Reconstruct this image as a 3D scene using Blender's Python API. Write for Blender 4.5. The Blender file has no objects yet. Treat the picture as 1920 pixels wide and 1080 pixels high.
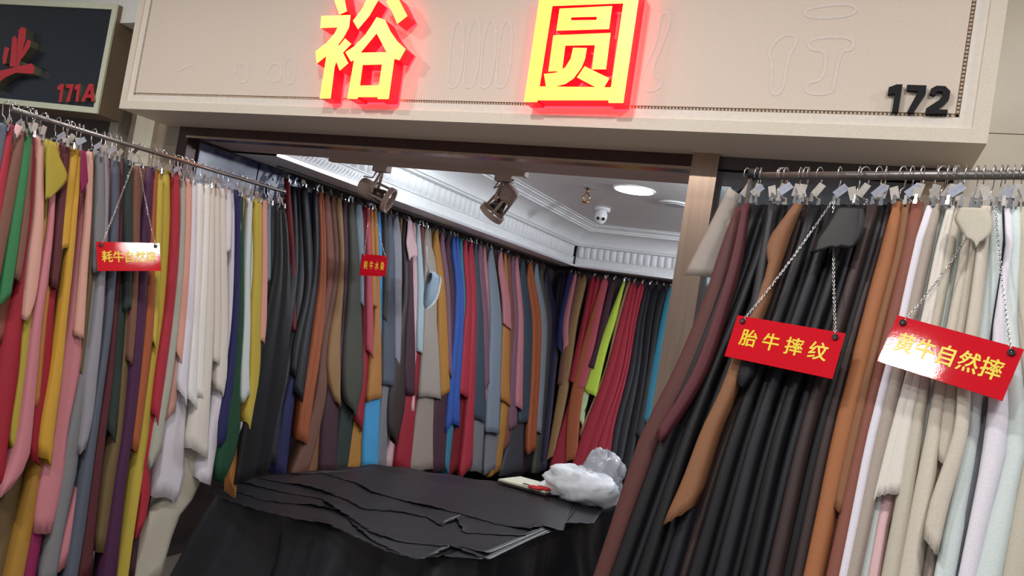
import bpy, bmesh, math, random
from mathutils import Vector, Matrix
random.seed(7)
sc = bpy.context.scene
COL = sc.collection
# ------------------------------------------------------------------ camera
EYE = Vector((0, 0, 1.75)); FPX = 1350.0
def cam_axes(yaw, pitch, roll):
    f = Vector((math.sin(yaw)*math.cos(pitch), math.cos(yaw)*math.cos(pitch), math.sin(pitch)))
    r = Vector((math.cos(yaw), -math.sin(yaw), 0)); u = r.cross(f)
    return (math.cos(roll)*r + math.sin(roll)*u, -math.sin(roll)*r + math.cos(roll)*u, f)
RX, UX, FX = cam_axes(math.radians(-25.8), math.radians(1.87), math.radians(9.53))
cd = bpy.data.cameras.new('camera'); cam = bpy.data.objects.new('camera', cd); COL.objects.link(cam)
cd.sensor_width = 36; cd.lens = 36*FPX/1920; cd.clip_start = .05; cd.clip_end = 100
M = Matrix((RX, UX, -FX)).transposed().to_4x4(); M.translation = EYE; cam.matrix_world = M
sc.camera = cam
# ------------------------------------------------------------------ light and exposure
sc.view_settings.view_transform = 'Standard'; sc.view_settings.look = 'None'
sc.view_settings.gamma = 1; sc.view_settings.use_curve_mapping = False
sc.view_settings.exposure = -0.08
w = bpy.data.worlds.new('mall_air'); sc.world = w; w.use_nodes = True
w.node_tree.nodes['Background'].inputs[0].default_value = (.93, .95, 1, 1)
w.node_tree.nodes['Background'].inputs[1].default_value = .30
def lamp(name, loc, power, size, color=(1, .965, .925), aim=None, spread=180):
    l = bpy.data.lights.new(name, 'AREA'); l.shape = 'DISK'; l.size = size; l.energy = power; l.color = color
    l.spread = math.radians(spread)
    o = bpy.data.objects.new(name, l); COL.objects.link(o); o.location = loc
    d = (Vector(aim) - Vector(loc)) if aim else Vector((0, 0, -1))
    o.rotation_euler = d.to_track_quat('-Z', 'Y').to_euler()
    return o
# ceiling downlights of the mall passage, in front of the shop
for x, y, p in [(-3.4, .7, 33), (-1.3, .7, 33), (.6, .6, 27), (-1.495, -.995, 38), (.3, -1.0, 22), (2.2, 1.6, 26)]:
    lamp('mall_downlight', (x, y, 3.6), p, .17 if x > 2 else .21)
# downlights in the shop ceiling
for x, y, p in [(-1.73, 5.48, 11), ]:
    lamp('shop_downlight', (x, y, 2.845), p, .22, (.93, .97, 1))

# ------------------------------------------------------------------ helpers
def ray(x, y): return FX + RX*((x-960)/FPX) - UX*((y-540)/FPX)
def atp(x, y, o, n):
    d = ray(x, y); return EYE + d*((Vector(o)-EYE).dot(n)/d.dot(n))
def at(x, y, **k):
    a = 'XYZ'.index(list(k)[0]); d = ray(x, y); return EYE + d*((list(k.values())[0]-EYE[a])/d[a])
def lin(c): return c/12.92 if c <= .04045 else ((c+.055)/1.055)**2.4
def rgb(h): return tuple(lin(int(h[i:i+2], 16)/255) for i in (0, 2, 4))+(1,)
MATS = {}
def mat(key, hexc, rough=.6, metal=0, noise=.06, bump=0, scale=60, emit=None, estr=0, spec=.5, trans=0, alpha=1, coat=0, sheen=0, stretch=(1, 1, 1)):
    if key in MATS: return MATS[key]
    m = bpy.data.materials.new(key); m.use_nodes = True; nt = m.node_tree; b = nt.nodes['Principled BSDF']
    c = rgb(hexc)
    tc = nt.nodes.new('ShaderNodeTexCoord'); mp = nt.nodes.new('ShaderNodeMapping'); mp.inputs['Scale'].default_value = stretch
    nz = nt.nodes.new('ShaderNodeTexNoise'); nz.inputs['Scale'].default_value = scale; nz.inputs['Detail'].default_value = 5
    nt.links.new(tc.outputs['Object'], mp.inputs['Vector']); nt.links.new(mp.outputs['Vector'], nz.inputs['Vector'])
    rp = nt.nodes.new('ShaderNodeValToRGB')
    rp.color_ramp.elements[0].position = .3; rp.color_ramp.elements[1].position = .7
    rp.color_ramp.elements[0].color = tuple(max(0, v*(1-noise*1.6)) for v in c[:3])+(1,)
    rp.color_ramp.elements[1].color = tuple(min(1, v*(1+noise)) for v in c[:3])+(1,)
    nt.links.new(nz.outputs['Fac'], rp.inputs['Fac']); nt.links.new(rp.outputs['Color'], b.inputs['Base Color'])
    b.inputs['Roughness'].default_value = rough; b.inputs['Metallic'].default_value = metal
    b.inputs['Specular IOR Level'].default_value = spec
    if trans: b.inputs['Transmission Weight'].default_value = trans
    if alpha < 1: b.inputs['Alpha'].default_value = alpha
    if coat: b.inputs['Coat Weight'].default_value = coat; b.inputs['Coat Roughness'].default_value = .12
    if sheen: b.inputs['Sheen Weight'].default_value = sheen
    if emit:
        b.inputs['Emission Color'].default_value = rgb(emit); b.inputs['Emission Strength'].default_value = estr
    if bump:
        bp = nt.nodes.new('ShaderNodeBump'); bp.inputs['Strength'].default_value = bump; bp.inputs['Distance'].default_value = .004
        nt.links.new(nz.outputs['Fac'], bp.inputs['Height']); nt.links.new(bp.outputs['Normal'], b.inputs['Normal'])
    MATS[key] = m; return m
def tag(o, label=None, cat=None, group=None, kind=None):
    if label: o['label'] = label
    if cat: o['category'] = cat
    if group: o['group'] = group
    if kind: o['kind'] = kind
    return o
def empty(name, loc, label=None, cat=None, group=None, kind=None):
    o = bpy.data.objects.new(name, None); COL.objects.link(o); o.location = loc; o.empty_display_size = .05
    return tag(o, label, cat, group, kind)
class MB:
    def __init__(s): s.v = []; s.f = []
    def add(s, vs, fs):
        n = len(s.v); s.v += [Vector(v) for v in vs]; s.f += [tuple(i+n for i in f) for f in fs]; return s
    def box(s, a, b):
        x0, y0, z0 = a; x1, y1, z1 = b
        return s.add([(x0,y0,z0),(x1,y0,z0),(x1,y1,z0),(x0,y1,z0),(x0,y0,z1),(x1,y0,z1),(x1,y1,z1),(x0,y1,z1)],
                     [(0,3,2,1),(4,5,6,7),(0,1,5,4),(1,2,6,5),(2,3,7,6),(3,0,4,7)])
    def obox(s, o, ax, ay, az):
        o, ax, ay, az = map(Vector, (o, ax, ay, az))
        v = [o, o+ax, o+ax+ay, o+ay]; v += [p+az for p in v]
        return s.add(v, [(0,3,2,1),(4,5,6,7),(0,1,5,4),(1,2,6,5),(2,3,7,6),(3,0,4,7)])
    def tube(s, pts, r, seg=8, closed=False, cap=True):
        pts = [Vector(p) for p in pts]; n = len(pts); rs = r if isinstance(r, (list, tuple)) else [r]*n
        t0 = (pts[1]-pts[0]).normalized(); a = t0.orthogonal().normalized(); vs = []
        for i, p in enumerate(pts):
            t = ((pts[(i+1) % n]-pts[i-1]) if closed else (pts[min(i+1, n-1)]-pts[max(i-1, 0)])).normalized()
            a = (a-t*a.dot(t)).normalized(); b = t.cross(a)
            vs += [p+(a*math.cos(2*math.pi*k/seg)+b*math.sin(2*math.pi*k/seg))*rs[i] for k in range(seg)]
        fs = []
        for i in range(n if closed else n-1):
            j = (i+1) % n
            fs += [(i*seg+k, i*seg+(k+1) % seg, j*seg+(k+1) % seg, j*seg+k) for k in range(seg)]
        if cap and not closed: fs += [tuple(range(seg))[::-1], tuple((n-1)*seg+k for k in range(seg))]
        return s.add(vs, fs)
    def grid(s, rows):
        n = len(rows[0]); m = len(rows)
        return s.add([p for r in rows for p in r], [(i*n+j, i*n+j+1, (i+1)*n+j+1, (i+1)*n+j) for i in range(m-1) for j in range(n-1)])
    def build(s, name, m, parent=None, smooth=False, loc=None, thick=0, base=None):
        base = base if base is not None else parent.location if parent is not None else (Vector(loc) if loc is not None else Vector((0, 0, 0)))
        me = bpy.data.meshes.new(name); me.from_pydata([v-base for v in s.v], [], s.f); me.update()
        bm = bmesh.new(); bm.from_mesh(me); bmesh.ops.recalc_face_normals(bm, faces=bm.faces); bm.to_mesh(me); bm.free()
        if smooth: me.polygons.foreach_set('use_smooth', [True]*len(me.polygons))
        me.materials.append(m)
        o = bpy.data.objects.new(name, me); COL.objects.link(o)
        if parent is not None: o.parent = parent
        elif loc is not None: o.location = loc
        if thick:
            md = o.modifiers.new('thickness', 'SOLIDIFY'); md.thickness = thick; md.offset = 0
        return o
def struct(mb, name, m, parent=None, smooth=False):
    o = mb.build(name, m, parent, smooth)
    if parent is None: o['kind'] = 'structure'
    return o
def poly_prism(mb, loops, to3d, back, front_only=False):
    """extruded outline with holes: loops[0] outer, others holes; to3d maps 2D to 3D, back is the extrusion vector. returns face mesh / side mesh in two MBs"""
    bm = bmesh.new(); edges = []
    for lp in loops:
        vs = [bm.verts.new((x, y, 0)) for x, y in lp]
        edges += [bm.edges.new((vs[i], vs[(i+1) % len(vs)])) for i in range(len(vs))]
    bmesh.ops.triangle_fill(bm, use_beauty=True, use_dissolve=False, edges=edges)
    bm.verts.index_update()
    face, side = mb
    n = [to3d(v.co.x, v.co.y) for v in bm.verts]
    face.add(n, [tuple(v.index for v in f.verts) for f in bm.faces])
    bm.free()
    for lp in loops:
        a = [to3d(x, y) for x, y in lp]; b = [p+back for p in a]; k = len(a)
        side.add(a+b, [(i, (i+1) % k, k+(i+1) % k, k+i) for i in range(k)])

# ------------------------------------------------------------------ materials
cream = mat('cream_board', 'E9DACB', .55, noise=.03, bump=.15, scale=160)
creamw = mat('cream_wall', 'D9CFBC', .35, noise=.04, scale=6)
plaster = mat('white_plaster', 'F1F0EE', .6, noise=.02, scale=30)
bulk = mat('bulkhead_flare_tint', 'CBB3AE', .6, noise=.03, scale=20)  # pinkish lens-flare tint put into the base colour
frame_m = mat('dark_brown_frame', '4A2F2C', .35, .3, noise=.15, scale=25)
steel = mat('bronze_steel', 'B59C8A', .25, .95, noise=.08, scale=8, stretch=(8, 8, .4))
chrome = mat('chrome', 'D9D9DC', .18, 1, noise=.02)
tube_m = mat('brushed_tube', '8B8785', .38, .9, noise=.06, scale=40)
tagm = mat('paper_tag', 'AFAAA4', .7, noise=.12, scale=120)
tagm2 = mat('blue_white_tag', 'A9AFC2', .6, noise=.1, scale=120)
lamp_m = mat('beige_lamp_metal', 'BBA398', .6, 0, noise=.04)
dark = mat('near_black', '15131A', .6, noise=.1)
floor_m = mat('pale_floor', '857C73', .3, noise=.06, scale=4)
glow = mat('white_glow', 'FFFFFF', .5, emit='FFFFFF', estr=12)

# ------------------------------------------------------------------ the setting
YS, YF, YB = 2.43, 2.745, 3.03       # sign face, shop front, back of bulkhead
ZS, ZF, ZC = 2.46, 2.41, 2.87        # sign underside, opening head, shop ceiling
XL, XC, YW, YC = -3.42, -3.08, 8.24, 7.9   # left wall, left cornice face, back wall, back cornice face
struct(MB().box((-7, -3, -.1), (3, 9, 0)), 'floor', floor_m)
struct(MB().box((XL-.1, YB, ZC), (.4, YW+.1, ZC+.1)), 'ceiling', plaster)
struct(MB().box((-7, -3, 3.7), (3, YF, 3.8)), 'ceiling', plaster)
for n, a, b in [('wall_left', (XL-.12, YF+.05, 0), (XL, YW, ZC)), ('wall_back', (XL-.12, YW, 0), (.4, YW+.12, ZC)), ('wall_right', (.3, YF+.12, 0), (.42, YW, ZC))]:
    struct(MB().box(a, b), n, mat('dark_wall', '4B4140', .6, noise=.08, scale=10))  # one dark taupe tone for all shop walls
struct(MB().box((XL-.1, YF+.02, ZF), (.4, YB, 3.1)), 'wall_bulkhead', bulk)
# shop front: pier beside the opening, header frame, steel post
pier = empty('wall_front_pier', (-3.75, YF, 0), kind='structure')
MB().box((-4.02, YF+.14, 0), (-3.95, YF+.3, 3.0)).build('dark_gap', dark, pier)
MB().box((-3.95, YF, 0), (-3.86, YF+.3, 3.0)).build('pier_strip', mat('taupe_stone', '8C7C6C', .4, noise=.08, scale=8), pier)
MB().box((-3.86, YF-.03, 0), (-3.70, YF+.3, 3.0)).build('pier_face', mat('cream_stone', 'E4DCC8', .2, noise=.08, scale=5), pier)
MB().box((-3.70, YF, 0), (-3.50, YF+.3, 3.0)).build('pier_strip', mat('tan_stone', 'AE9F8C', .3, noise=.08, scale=8), pier)
MB().box((-4.10, YF-.02, 0), (-4.02, YF+.3, 3.0)).build('pier_edge', mat('cream_stone', 'E4DCC8'), pier)
struct(MB().box((-7, YF+.04, 0), (-4.10, YF+.3, 3.7)), 'wall_front_neighbour', mat('dark_stone', '5A5049', .5, noise=.1, scale=9))  # plain dark stone colour on the neighbour's wall
struct(MB().box((-7, YF-.2, 2.98), (-3.62, YF+.02, 3.7)), 'wall_front_upper', mat('white_upper', 'EEF0EA', .5, noise=.03))
struct(MB().box((-3.62, YF-.02, 3.05), (.6, YF+.3, 3.7)), 'wall_front_over_sign', creamw)
fr = empty('door_1', (-2.0, YF, 0), kind='structure')
MB().box((-3.50, YF-.02, ZF), (-.605, YF+.05, ZS+.02)).build('frame_head', frame_m, fr)
MB().box((-3.50, YF-.02, 0), (-3.42, YF+.05, ZF)).build('frame_jamb', frame_m, fr)
MB().box((-3.43, YF-.03, ZF-.012), (-.64, YF+.03, ZF)).build('frame_bead', steel, fr)
post = MB().box((-.645, YF-.05, 0), (-.545, YF+.08, ZS+.04)); struct(post, 'trim_1', steel)
wf = empty('window_1', (-.2, YF, 0), kind='structure')
MB().box((-.545, YF-.01, ZF+.005), (.21, YF+.05, ZS+.02)).build('window_head', mat('grey_frame', '55504F', .4, .3), wf)
MB().box((-.545, YF+.02, 0), (.12, YF+.028, ZF+.005)).build('pane', mat('pale_glass', 'C9D3DE', .06, noise=.02, trans=.85), wf)
MB().box((-.545, YF+.28, 0), (.30, YF+.3, ZF+.3)).build('backing_panel', mat('reflection_tint', 'C4C6CB', .7, noise=.05), wf)  # pale panel added behind the pane for its whitish-blue reflections
MB().box((.12, YF-.03, 0), (.19, YF+.06, ZF)).build('window_jamb', mat('beige_jamb', 'BBA88E', .35), wf)
MB().box((.19, YF-.02, 0), (.215, YF+.06, ZF)).build('window_edge', dark, wf)
wr = empty('wall_front_right', (1.2, YF, 0), kind='structure')
zt = [0, .66, 1.32, 1.98, 2.578, 3.24, 3.7]
for i in range(6):
    for xa, xb in ((.215, .9), (.9, 1.6), (1.6, 2.3)):
        MB().box((xa+.0015, YF-.035, zt[i]+.0015), (xb-.0015, YF+.3, zt[i+1]-.0015)).build('wall_tile', creamw, wr)
MB().box((.215, YF-.028, 0), (2.3, YF+.29, 3.7)).build('tile_joint', mat('joint_grey', '9C9384', .8), wr)
# sky mural on the wall by the entrance
def sky_material():
    m = bpy.data.materials.new('sky_mural'); m.use_nodes = True; nt = m.node_tree; b = nt.nodes['Principled BSDF']
    tc = nt.nodes.new('ShaderNodeTexCoord'); nz = nt.nodes.new('ShaderNodeTexNoise'); nz.inputs['Scale'].default_value = 5; nz.inputs['Detail'].default_value = 6
    rp = nt.nodes.new('ShaderNodeValToRGB'); e = rp.color_ramp.elements
    e[0].position = .46; e[0].color = rgb('34406F'); e[1].position = .68; e[1].color = rgb('A9A9BC')
    nt.links.new(tc.outputs['Object'], nz.inputs['Vector']); nt.links.new(nz.outputs['Fac'], rp.inputs['Fac']); nt.links.new(rp.outputs['Color'], b.inputs['Base Color'])
    b.inputs['Roughness'].default_value = .25; return m
skym = sky_material()
mu = empty('sky_mural', (XL, 3.1, 1.5), 'blue cloudy sky mural on the wall just inside the dark door frame', 'mural')
MB().box((XL+.004, 2.80, 1.7), (XL+.016, 3.235, 2.395)).build('mural_panel', skym, mu)
MB().box((XL+.004, 3.245, 1.7), (XL+.016, 3.60, 2.395)).build('mural_panel', skym, mu)

# cornice with reeded band (left wall and back wall)
prof = [(-.34, 2.40), (-.02, 2.40), (.012, 2.40), (.012, 2.424), (-.004, 2.43), (-.004, 2.50), (.006, 2.502), (.006, 2.508), (-.03, 2.512), (-.03, 2.636), (.006, 2.64), (.02, 2.645), (.02, 2.66), (.036, 2.664), (.036, 2.68)]
for k in range(1, 9):
    a = k/8*math.pi/2; prof.append((.036+.17*(1-math.cos(a)), 2.68+.12*math.sin(a)))
prof += [(.222, 2.80), (.222, 2.815), (.245, 2.817), (.245, 2.832), (.262, 2.838), (.275, 2.848), (.30, 2.852), (.30, 2.862), (.335, 2.864), (.335, ZC+.005)]
cor = mat('cornice_white', 'F2F3F4', .5, noise=.02, scale=50)
silver = mat('rail_silver', 'E6E6EA', .3, .6, noise=.02)
def cornice(name, p3, ua, length, pitch, start):
    root = empty(name, p3(0, 0, 2.4), kind='structure')
    rows = [[p3(o, s, z) for s in (0, length)] for o, z in prof]
    MB().grid([[p3(o, s - (o if s else 0), z) for s in (0, length)] for o, z in prof]).build('moulding', cor, root)
    MB().obox(p3(.012, 0, 2.398), p3(.012, length-.012, 2.398)-p3(.012, 0, 2.398), p3(.018, 0, 2.398)-p3(.012, 0, 2.398), Vector((0, 0, .022))).build('silver_rail', silver, root)
    # one reed, shared
    r = pitch*.46; mb = MB(); rows = []
    for zz, q in ((2.512, .6), (2.518, 1), (2.628, 1), (2.636, .6)):
        rows.append([p3(-.03, 0, 0)*0 + (p3(q*r*.85*math.sin(a), r*math.cos(a), zz)-p3(0, 0, 2.5)) for a in [math.pi*k/8 for k in range(9)]])
    mb.grid(rows); me = None
    n = int((length-start)/pitch)
    for i in range(n):
        c = p3(-.03, start+pitch*(i+.5), 2.5)
        if me is None:
            o = mb.build('reed', cor, None, True); me = o.data
        else:
            o = bpy.data.objects.new('reed', me); COL.objects.link(o)
        o.parent = root; o.location = c-root.location
    # slanted leaf ribs on the lower band
    lb = MB(); s = start
    while s < length-.06:
        a, b = p3(-.004, s, 2.436), p3(-.004, s+.05, 2.494); ww = (p3(0, .016, 0)-p3(0, 0, 0)); out = p3(.007, 0, 0)-p3(0, 0, 0)
        lb.add([a, a+ww, b+ww, b, (a+b)/2+ww/2+out], [(0, 1, 4), (1, 2, 4), (2, 3, 4), (3, 0, 4)]); s += .034
    l = lb.build('leaf_ribs', cor, root); l['kind'] = 'stuff'
cornice('trim_2', lambda o, s, z: Vector((XC+o, YB+s, z)), None, YC-YB, .085, 0)
cornice('trim_3', lambda o, s, z: Vector((XC+.0+s, YC-o, z)), None, 3.38, .08, .02)
sm = MB().box((XC+.008, YC-.02, 2.4), (XC+.02, YC-.008, 2.64)).build('trim_4', dark); sm['kind'] = 'structure'

# ------------------------------------------------------------------ sign board of the shop
sx0, sx1, sz0, sz1 = -3.60, .262, ZS, 3.14
sb = empty('shop_sign_board', (-1.67, YS, ZS), 'long cream sign board with grooved border over the shop opening', 'sign board')
MB().box((sx0, YS+.02, sz0), (sx1, YF-.005, sz1)).build('board_body', cream, sb)
gr = .078; g2 = .012
MB().box((sx0+gr+g2, YS+.006, sz0+gr+g2), (sx1-gr-g2, YS+.02, sz1-gr-g2)).build('board_panel', cream, sb)
trimm = mat('cream_border', 'EADFCF', .5, noise=.05, bump=.2, scale=220)
bw = .042
for a, b, e in [((sx0, sz0), (sx1, sz0+bw), 0), ((sx0, sz1-bw), (sx1, sz1), 0), ((sx0, sz0+bw), (sx0+bw, sz1-bw), 0), ((sx1-bw, sz0+bw), (sx1, sz1-bw), 0)]:
    MB().box((a[0], YS-.006, a[1]), (b[0], YS+.02, b[1])).build('border_strip', trimm, sb)
cb = mat('cream_inner_border', 'EFE7DC', .45, noise=.03)
for a, b in [((sx0+bw, sz0+bw), (sx1-bw, sz0+gr)), ((sx0+bw, sz1-gr), (sx1-bw, sz1-bw)), ((sx0+bw, sz0+gr), (sx0+gr, sz1-gr)), ((sx1-gr, sz0+gr), (sx1-bw, sz1-gr))]:
    MB().box((a[0], YS+.004, a[1]), (b[0], YS+.02, b[1])).build('inner_border', cb, sb)
groove = mat('groove_brown', 'D2BFA9', .7)
for a, b in [((sx0+gr, sz0+gr), (sx1-gr, sz0+gr+g2)), ((sx0+gr, sz0+gr), (sx0+gr+g2, sz1-gr)), ((sx1-gr-g2, sz0+gr), (sx1-gr, sz1-gr))]:
    bd = MB(); L = max(b[0]-a[0], b[1]-a[1]); n = int(L/.012)
    for i in range(n):
        t = (i+.5)/n
        c = Vector((a[0]+g2/2, YS+.014, a[1]+(b[1]-a[1])*t)) if b[1]-a[1] > b[0]-a[0] else Vector((a[0]+(b[0]-a[0])*t, YS+.014, a[1]+g2/2))
        bd.box(c-Vector((.0035, .006, .0035)), c+Vector((.0035, .006, .0035)))
    o = bd.build('bead_row', groove, sb); o['kind'] = 'stuff'
# faint traces of old letters, thin glue lines left on the panel
ghost = mat('glue_trace', 'EBDFD6', .6, noise=.03)
def trace(pts, ox, oy, closed=True, r=.005):
    P = [at(ox+x/4, oy+y/4, Y=YS+.005) for x, y in pts]
    for _ in range(2):
        Q = []; n = len(P)
        for i in range(n if closed else n-1):
            a, b = P[i], P[(i+1) % n]; Q += [a*.75+b*.25, a*.25+b*.75]
        P = Q
    mb = MB(); n = len(P); vs = []
    for i in range(n):
        t = ((P[(i+1) % n]-P[i-1]) if closed else (P[min(i+1, n-1)]-P[max(0, i-1)])).normalized(); nn = Vector((t.z, 0, -t.x))*r
        vs += [P[i]-nn, P[i]+nn]
    mb.add(vs, [(2*i, 2*i+1, 2*((i+1) % n)+1, 2*((i+1) % n)) for i in range(n if closed else n-1)])
    mb.build('letter_trace', ghost, sb)
trace([(300, 285), (640, 270), (640, 375), (540, 380), (500, 610), (480, 705), (285, 705), (280, 620), (420, 600), (440, 375), (310, 375)], 1440, 0)
trace([(0, 400), (60, 300), (160, 245), (230, 300), (150, 420), (110, 700), (15, 715), (35, 450)], 1440, 0)
trace([(280, 55), (660, 20), (660, 120), (280, 140)], 1440, 0)
trace([(1150, 80), (1195, 130), (1130, 330), (1030, 540), (1125, 600), (1110, 660), (1030, 690), (960, 640), (965, 560), (1080, 330), (1110, 120)], 960, 0)
for x in (1440, 1560, 1680, 1800):
    trace([(x+30, 230), (x+90, 120), (x+130, 240), (x+90, 640), (x, 665), (x, 560)], 480, 0)
trace([(60, 600), (120, 470), (190, 480), (190, 620)], 480, 0); trace([(210, 440), (300, 440), (290, 630), (210, 620)], 480, 0)
trace([(1300, 560), (1390, 500), (1480, 480)], 0, 0, False); trace([(1770, 480), (1850, 470), (1870, 620), (1760, 610)], 0, 0)
# lit characters: yellow faces, red sides
YL = YS-.075
yel = mat('lit_yellow_face', 'FFF04A', .35, emit='FFF25E', estr=1.35, noise=0)
halo = mat('red_halo_light', 'E8102A', .5, emit='FF1018', estr=22, noise=0)
red_side = mat('lit_red_side', 'C8102A', .4, emit='E8102A', estr=.6, noise=.03)
def character(name, ox, oy, parts, label):
    P = [at(ox+x/4, oy+y/4, Y=YL) for x, y in parts[0][0]]
    root = empty(name, (sum(p.x for p in P)/len(P), YS, min(p.z for p in P)), label, 'sign letter')
    for loops in parts:
        f, s = MB(), MB()
        poly_prism((f, s), loops, lambda x, y: at(ox+x/4, oy+y/4, Y=YL), Vector((0, YS-.008-YL, 0)))
        h = MB(); poly_prism((MB(), h), loops, lambda x, y: at(ox+x/4, oy+y/4, Y=YL)+Vector((0, YS-.008-YL, 0)), Vector((0, .012, 0)))
        f.build('lit_face', yel, root); r_ = s.build('red_return', red_side, root); h.build('halo_strip', halo, r_, base=root.location)
character('lit_character', 480, 0, [
    [[(570, -70), (650, -80), (682, 85), (625, 110), (600, 40)]],
    [[(490, 120), (710, 112), (698, 205), (655, 285), (617, 335), (622, 345), (668, 288), (715, 330), (652, 395), (692, 475), (628, 530), (602, 462), (590, 500), (560, 738), (478, 738), (528, 420), (455, 478), (447, 385), (530, 320), (590, 250), (612, 205), (483, 210)]],
    [[(850, -40), (915, 5), (850, 120), (765, 220), (727, 155), (790, 75)]],
    [[(975, 10), (1060, -25), (1135, 120), (1060, 180), (1020, 85)]],
    [[(905, 128), (968, 150), (1010, 240), (1060, 310), (1122, 370), (1075, 452), (1038, 440), (995, 742), (912, 742), (912, 728), (765, 728), (760, 742), (685, 740), (735, 450), (712, 462), (670, 392), (740, 345), (820, 260), (870, 185)],
     [(905, 250), (785, 395), (980, 392)], [(800, 487), (780, 642), (922, 640), (945, 483)]]],
    'glowing yellow and red Chinese character of open slanting strokes on the sign board')
character('lit_character', 960, 0, [
    [[(215, -70), (962, -85), (835, 772), (725, 772), (722, 752), (192, 752), (190, 765), (90, 765)], [(303, 45), (207, 648), (742, 655), (835, 25)]],
    [[(357, 65), (752, 45), (728, 218), (333, 230)], [(443, 130), (443, 152), (634, 150), (637, 125)]],
    [[(310, 265), (740, 247), (705, 520), (600, 520), (622, 338), (400, 342), (375, 533), (273, 537)]],
    [[(458, 358), (562, 360), (548, 440), (520, 510), (460, 590), (400, 630), (310, 652), (255, 652), (240, 555), (330, 545), (400, 505), (440, 440)]],
    [[(545, 497), (730, 588), (692, 654), (628, 654), (487, 580)]]],
    'glowing yellow and red Chinese character enclosed by a square frame on the sign board')
blk = mat('black_plastic', '0E0D12', .55, noise=.05, spec=.25)
num = empty('number_172', (.0, YS, 2.56), 'black raised number 172 at the corner of the cream sign board', 'number')
for lp in [[(905, 655), (965, 632), (1010, 632), (978, 838), (930, 835), (952, 700), (898, 706)],
           [(1043, 635), (1190, 640), (1183, 700), (1090, 842), (1043, 840), (1128, 682), (1042, 672)],
           [(1213, 702), (1222, 665), (1265, 642), (1330, 645), (1368, 682), (1360, 738), (1325, 775), (1255, 820), (1350, 822), (1345, 852), (1183, 850), (1187, 812), (1285, 748), (1316, 712), (1305, 685), (1272, 683), (1250, 712)]]:
    f, s = MB(), MB(); poly_prism((f, s), [lp], lambda x, y: at(1440+x/4, y/4, Y=YS-.012), Vector((0, .02, 0)))
    f.add(s.v, s.f); f.build('digit', blk, num)

# ------------------------------------------------------------------ neighbour's sign box (171A)
A0, A1 = at(0, 195, Z=2.45), at(185, 214, Z=2.45)
nd = Vector((A1.x-A0.x, A1.y-A0.y, 0)).normalized(); nn = Vector((nd.y, -nd.x, 0))
def NP(x, y, off=0): return atp(x, y, A1+nn*off, nn)
ztop = NP(220, 9).z; zbot = 2.45
O = A1-nd*1.5; up = Vector((0, 0, ztop-zbot)); back = -nn*.16
ns = empty('neighbour_sign_box', A1-nd*.7, 'dark blue black sign box with pale frame and red lettering 171A', 'sign box')
bx = mat('brown_box_side', '7C6A58', .6, noise=.06, scale=12)
MB().obox(O-nn*.004, nd*1.5, up, back).build('box_body', bx, ns)
fm = mat('pale_green_frame', 'D9DCC4', .4, noise=.04)
tk = .032
for o_, a_, b_ in [(O, nd*1.5, Vector((0, 0, tk))), (O+up-Vector((0, 0, tk)), nd*1.5, Vector((0, 0, tk))), (A1-nd*tk+Vector((0, 0, tk)), nd*tk, up-Vector((0, 0, 2*tk)))]:
    MB().obox(o_, a_, b_, nn*.012).build('frame_strip', fm, ns)
MB().obox(O+Vector((0, 0, tk))-nn*.003, nd*(1.5-tk), up-Vector((0, 0, 2*tk)), nn*.005).build('dark_panel', mat('blue_black_panel', '232A33', .25, noise=.06), ns)
rl = mat('red_acrylic', 'C8202C', .2, noise=.02, coat=.5); gl_ = mat('silver_return', '8B8A74', .3, .7)
def nletters(name, loops_list, h):
    for loops in loops_list:
        f, s = MB(), MB(); poly_prism((f, s), loops, lambda x, y: NP(x/4, y/4, h), -nn*(h-.003))
        f.build(name, rl, ns); s.build('letter_return', gl_, ns)
nletters('red_stroke', [[[(35, 350), (72, 362), (60, 400), (45, 475), (22, 482), (20, 430)]],
    [[(92, 285), (110, 268), (128, 290), (122, 500), (72, 500), (78, 420)]],
    [[(140, 225), (165, 200), (197, 215), (190, 300), (162, 400), (140, 500), (124, 500), (128, 350)]],
    [[(205, 297), (232, 303), (226, 350), (180, 420), (150, 455), (165, 390)]],
    [[(-60, 620), (0, 530), (110, 503), (235, 475), (260, 500), (250, 555), (120, 545), (40, 580), (0, 612), (-40, 660)]]], .05)
nletters('red_digit', [[[(430, 650), (455, 630), (480, 630), (462, 765), (440, 765), (452, 672), (430, 676)]],
    [[(495, 632), (552, 630), (548, 655), (520, 762), (495, 762), (525, 660), (495, 660)]],
    [[(560, 650), (580, 630), (604, 630), (588, 762), (565, 762), (576, 672), (558, 676)]],
    [[(608, 760), (668, 628), (698, 628), (708, 760), (684, 762), (681, 733), (646, 733), (635, 762)], [(656, 706), (679, 706), (677, 668)]]], .022)

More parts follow.
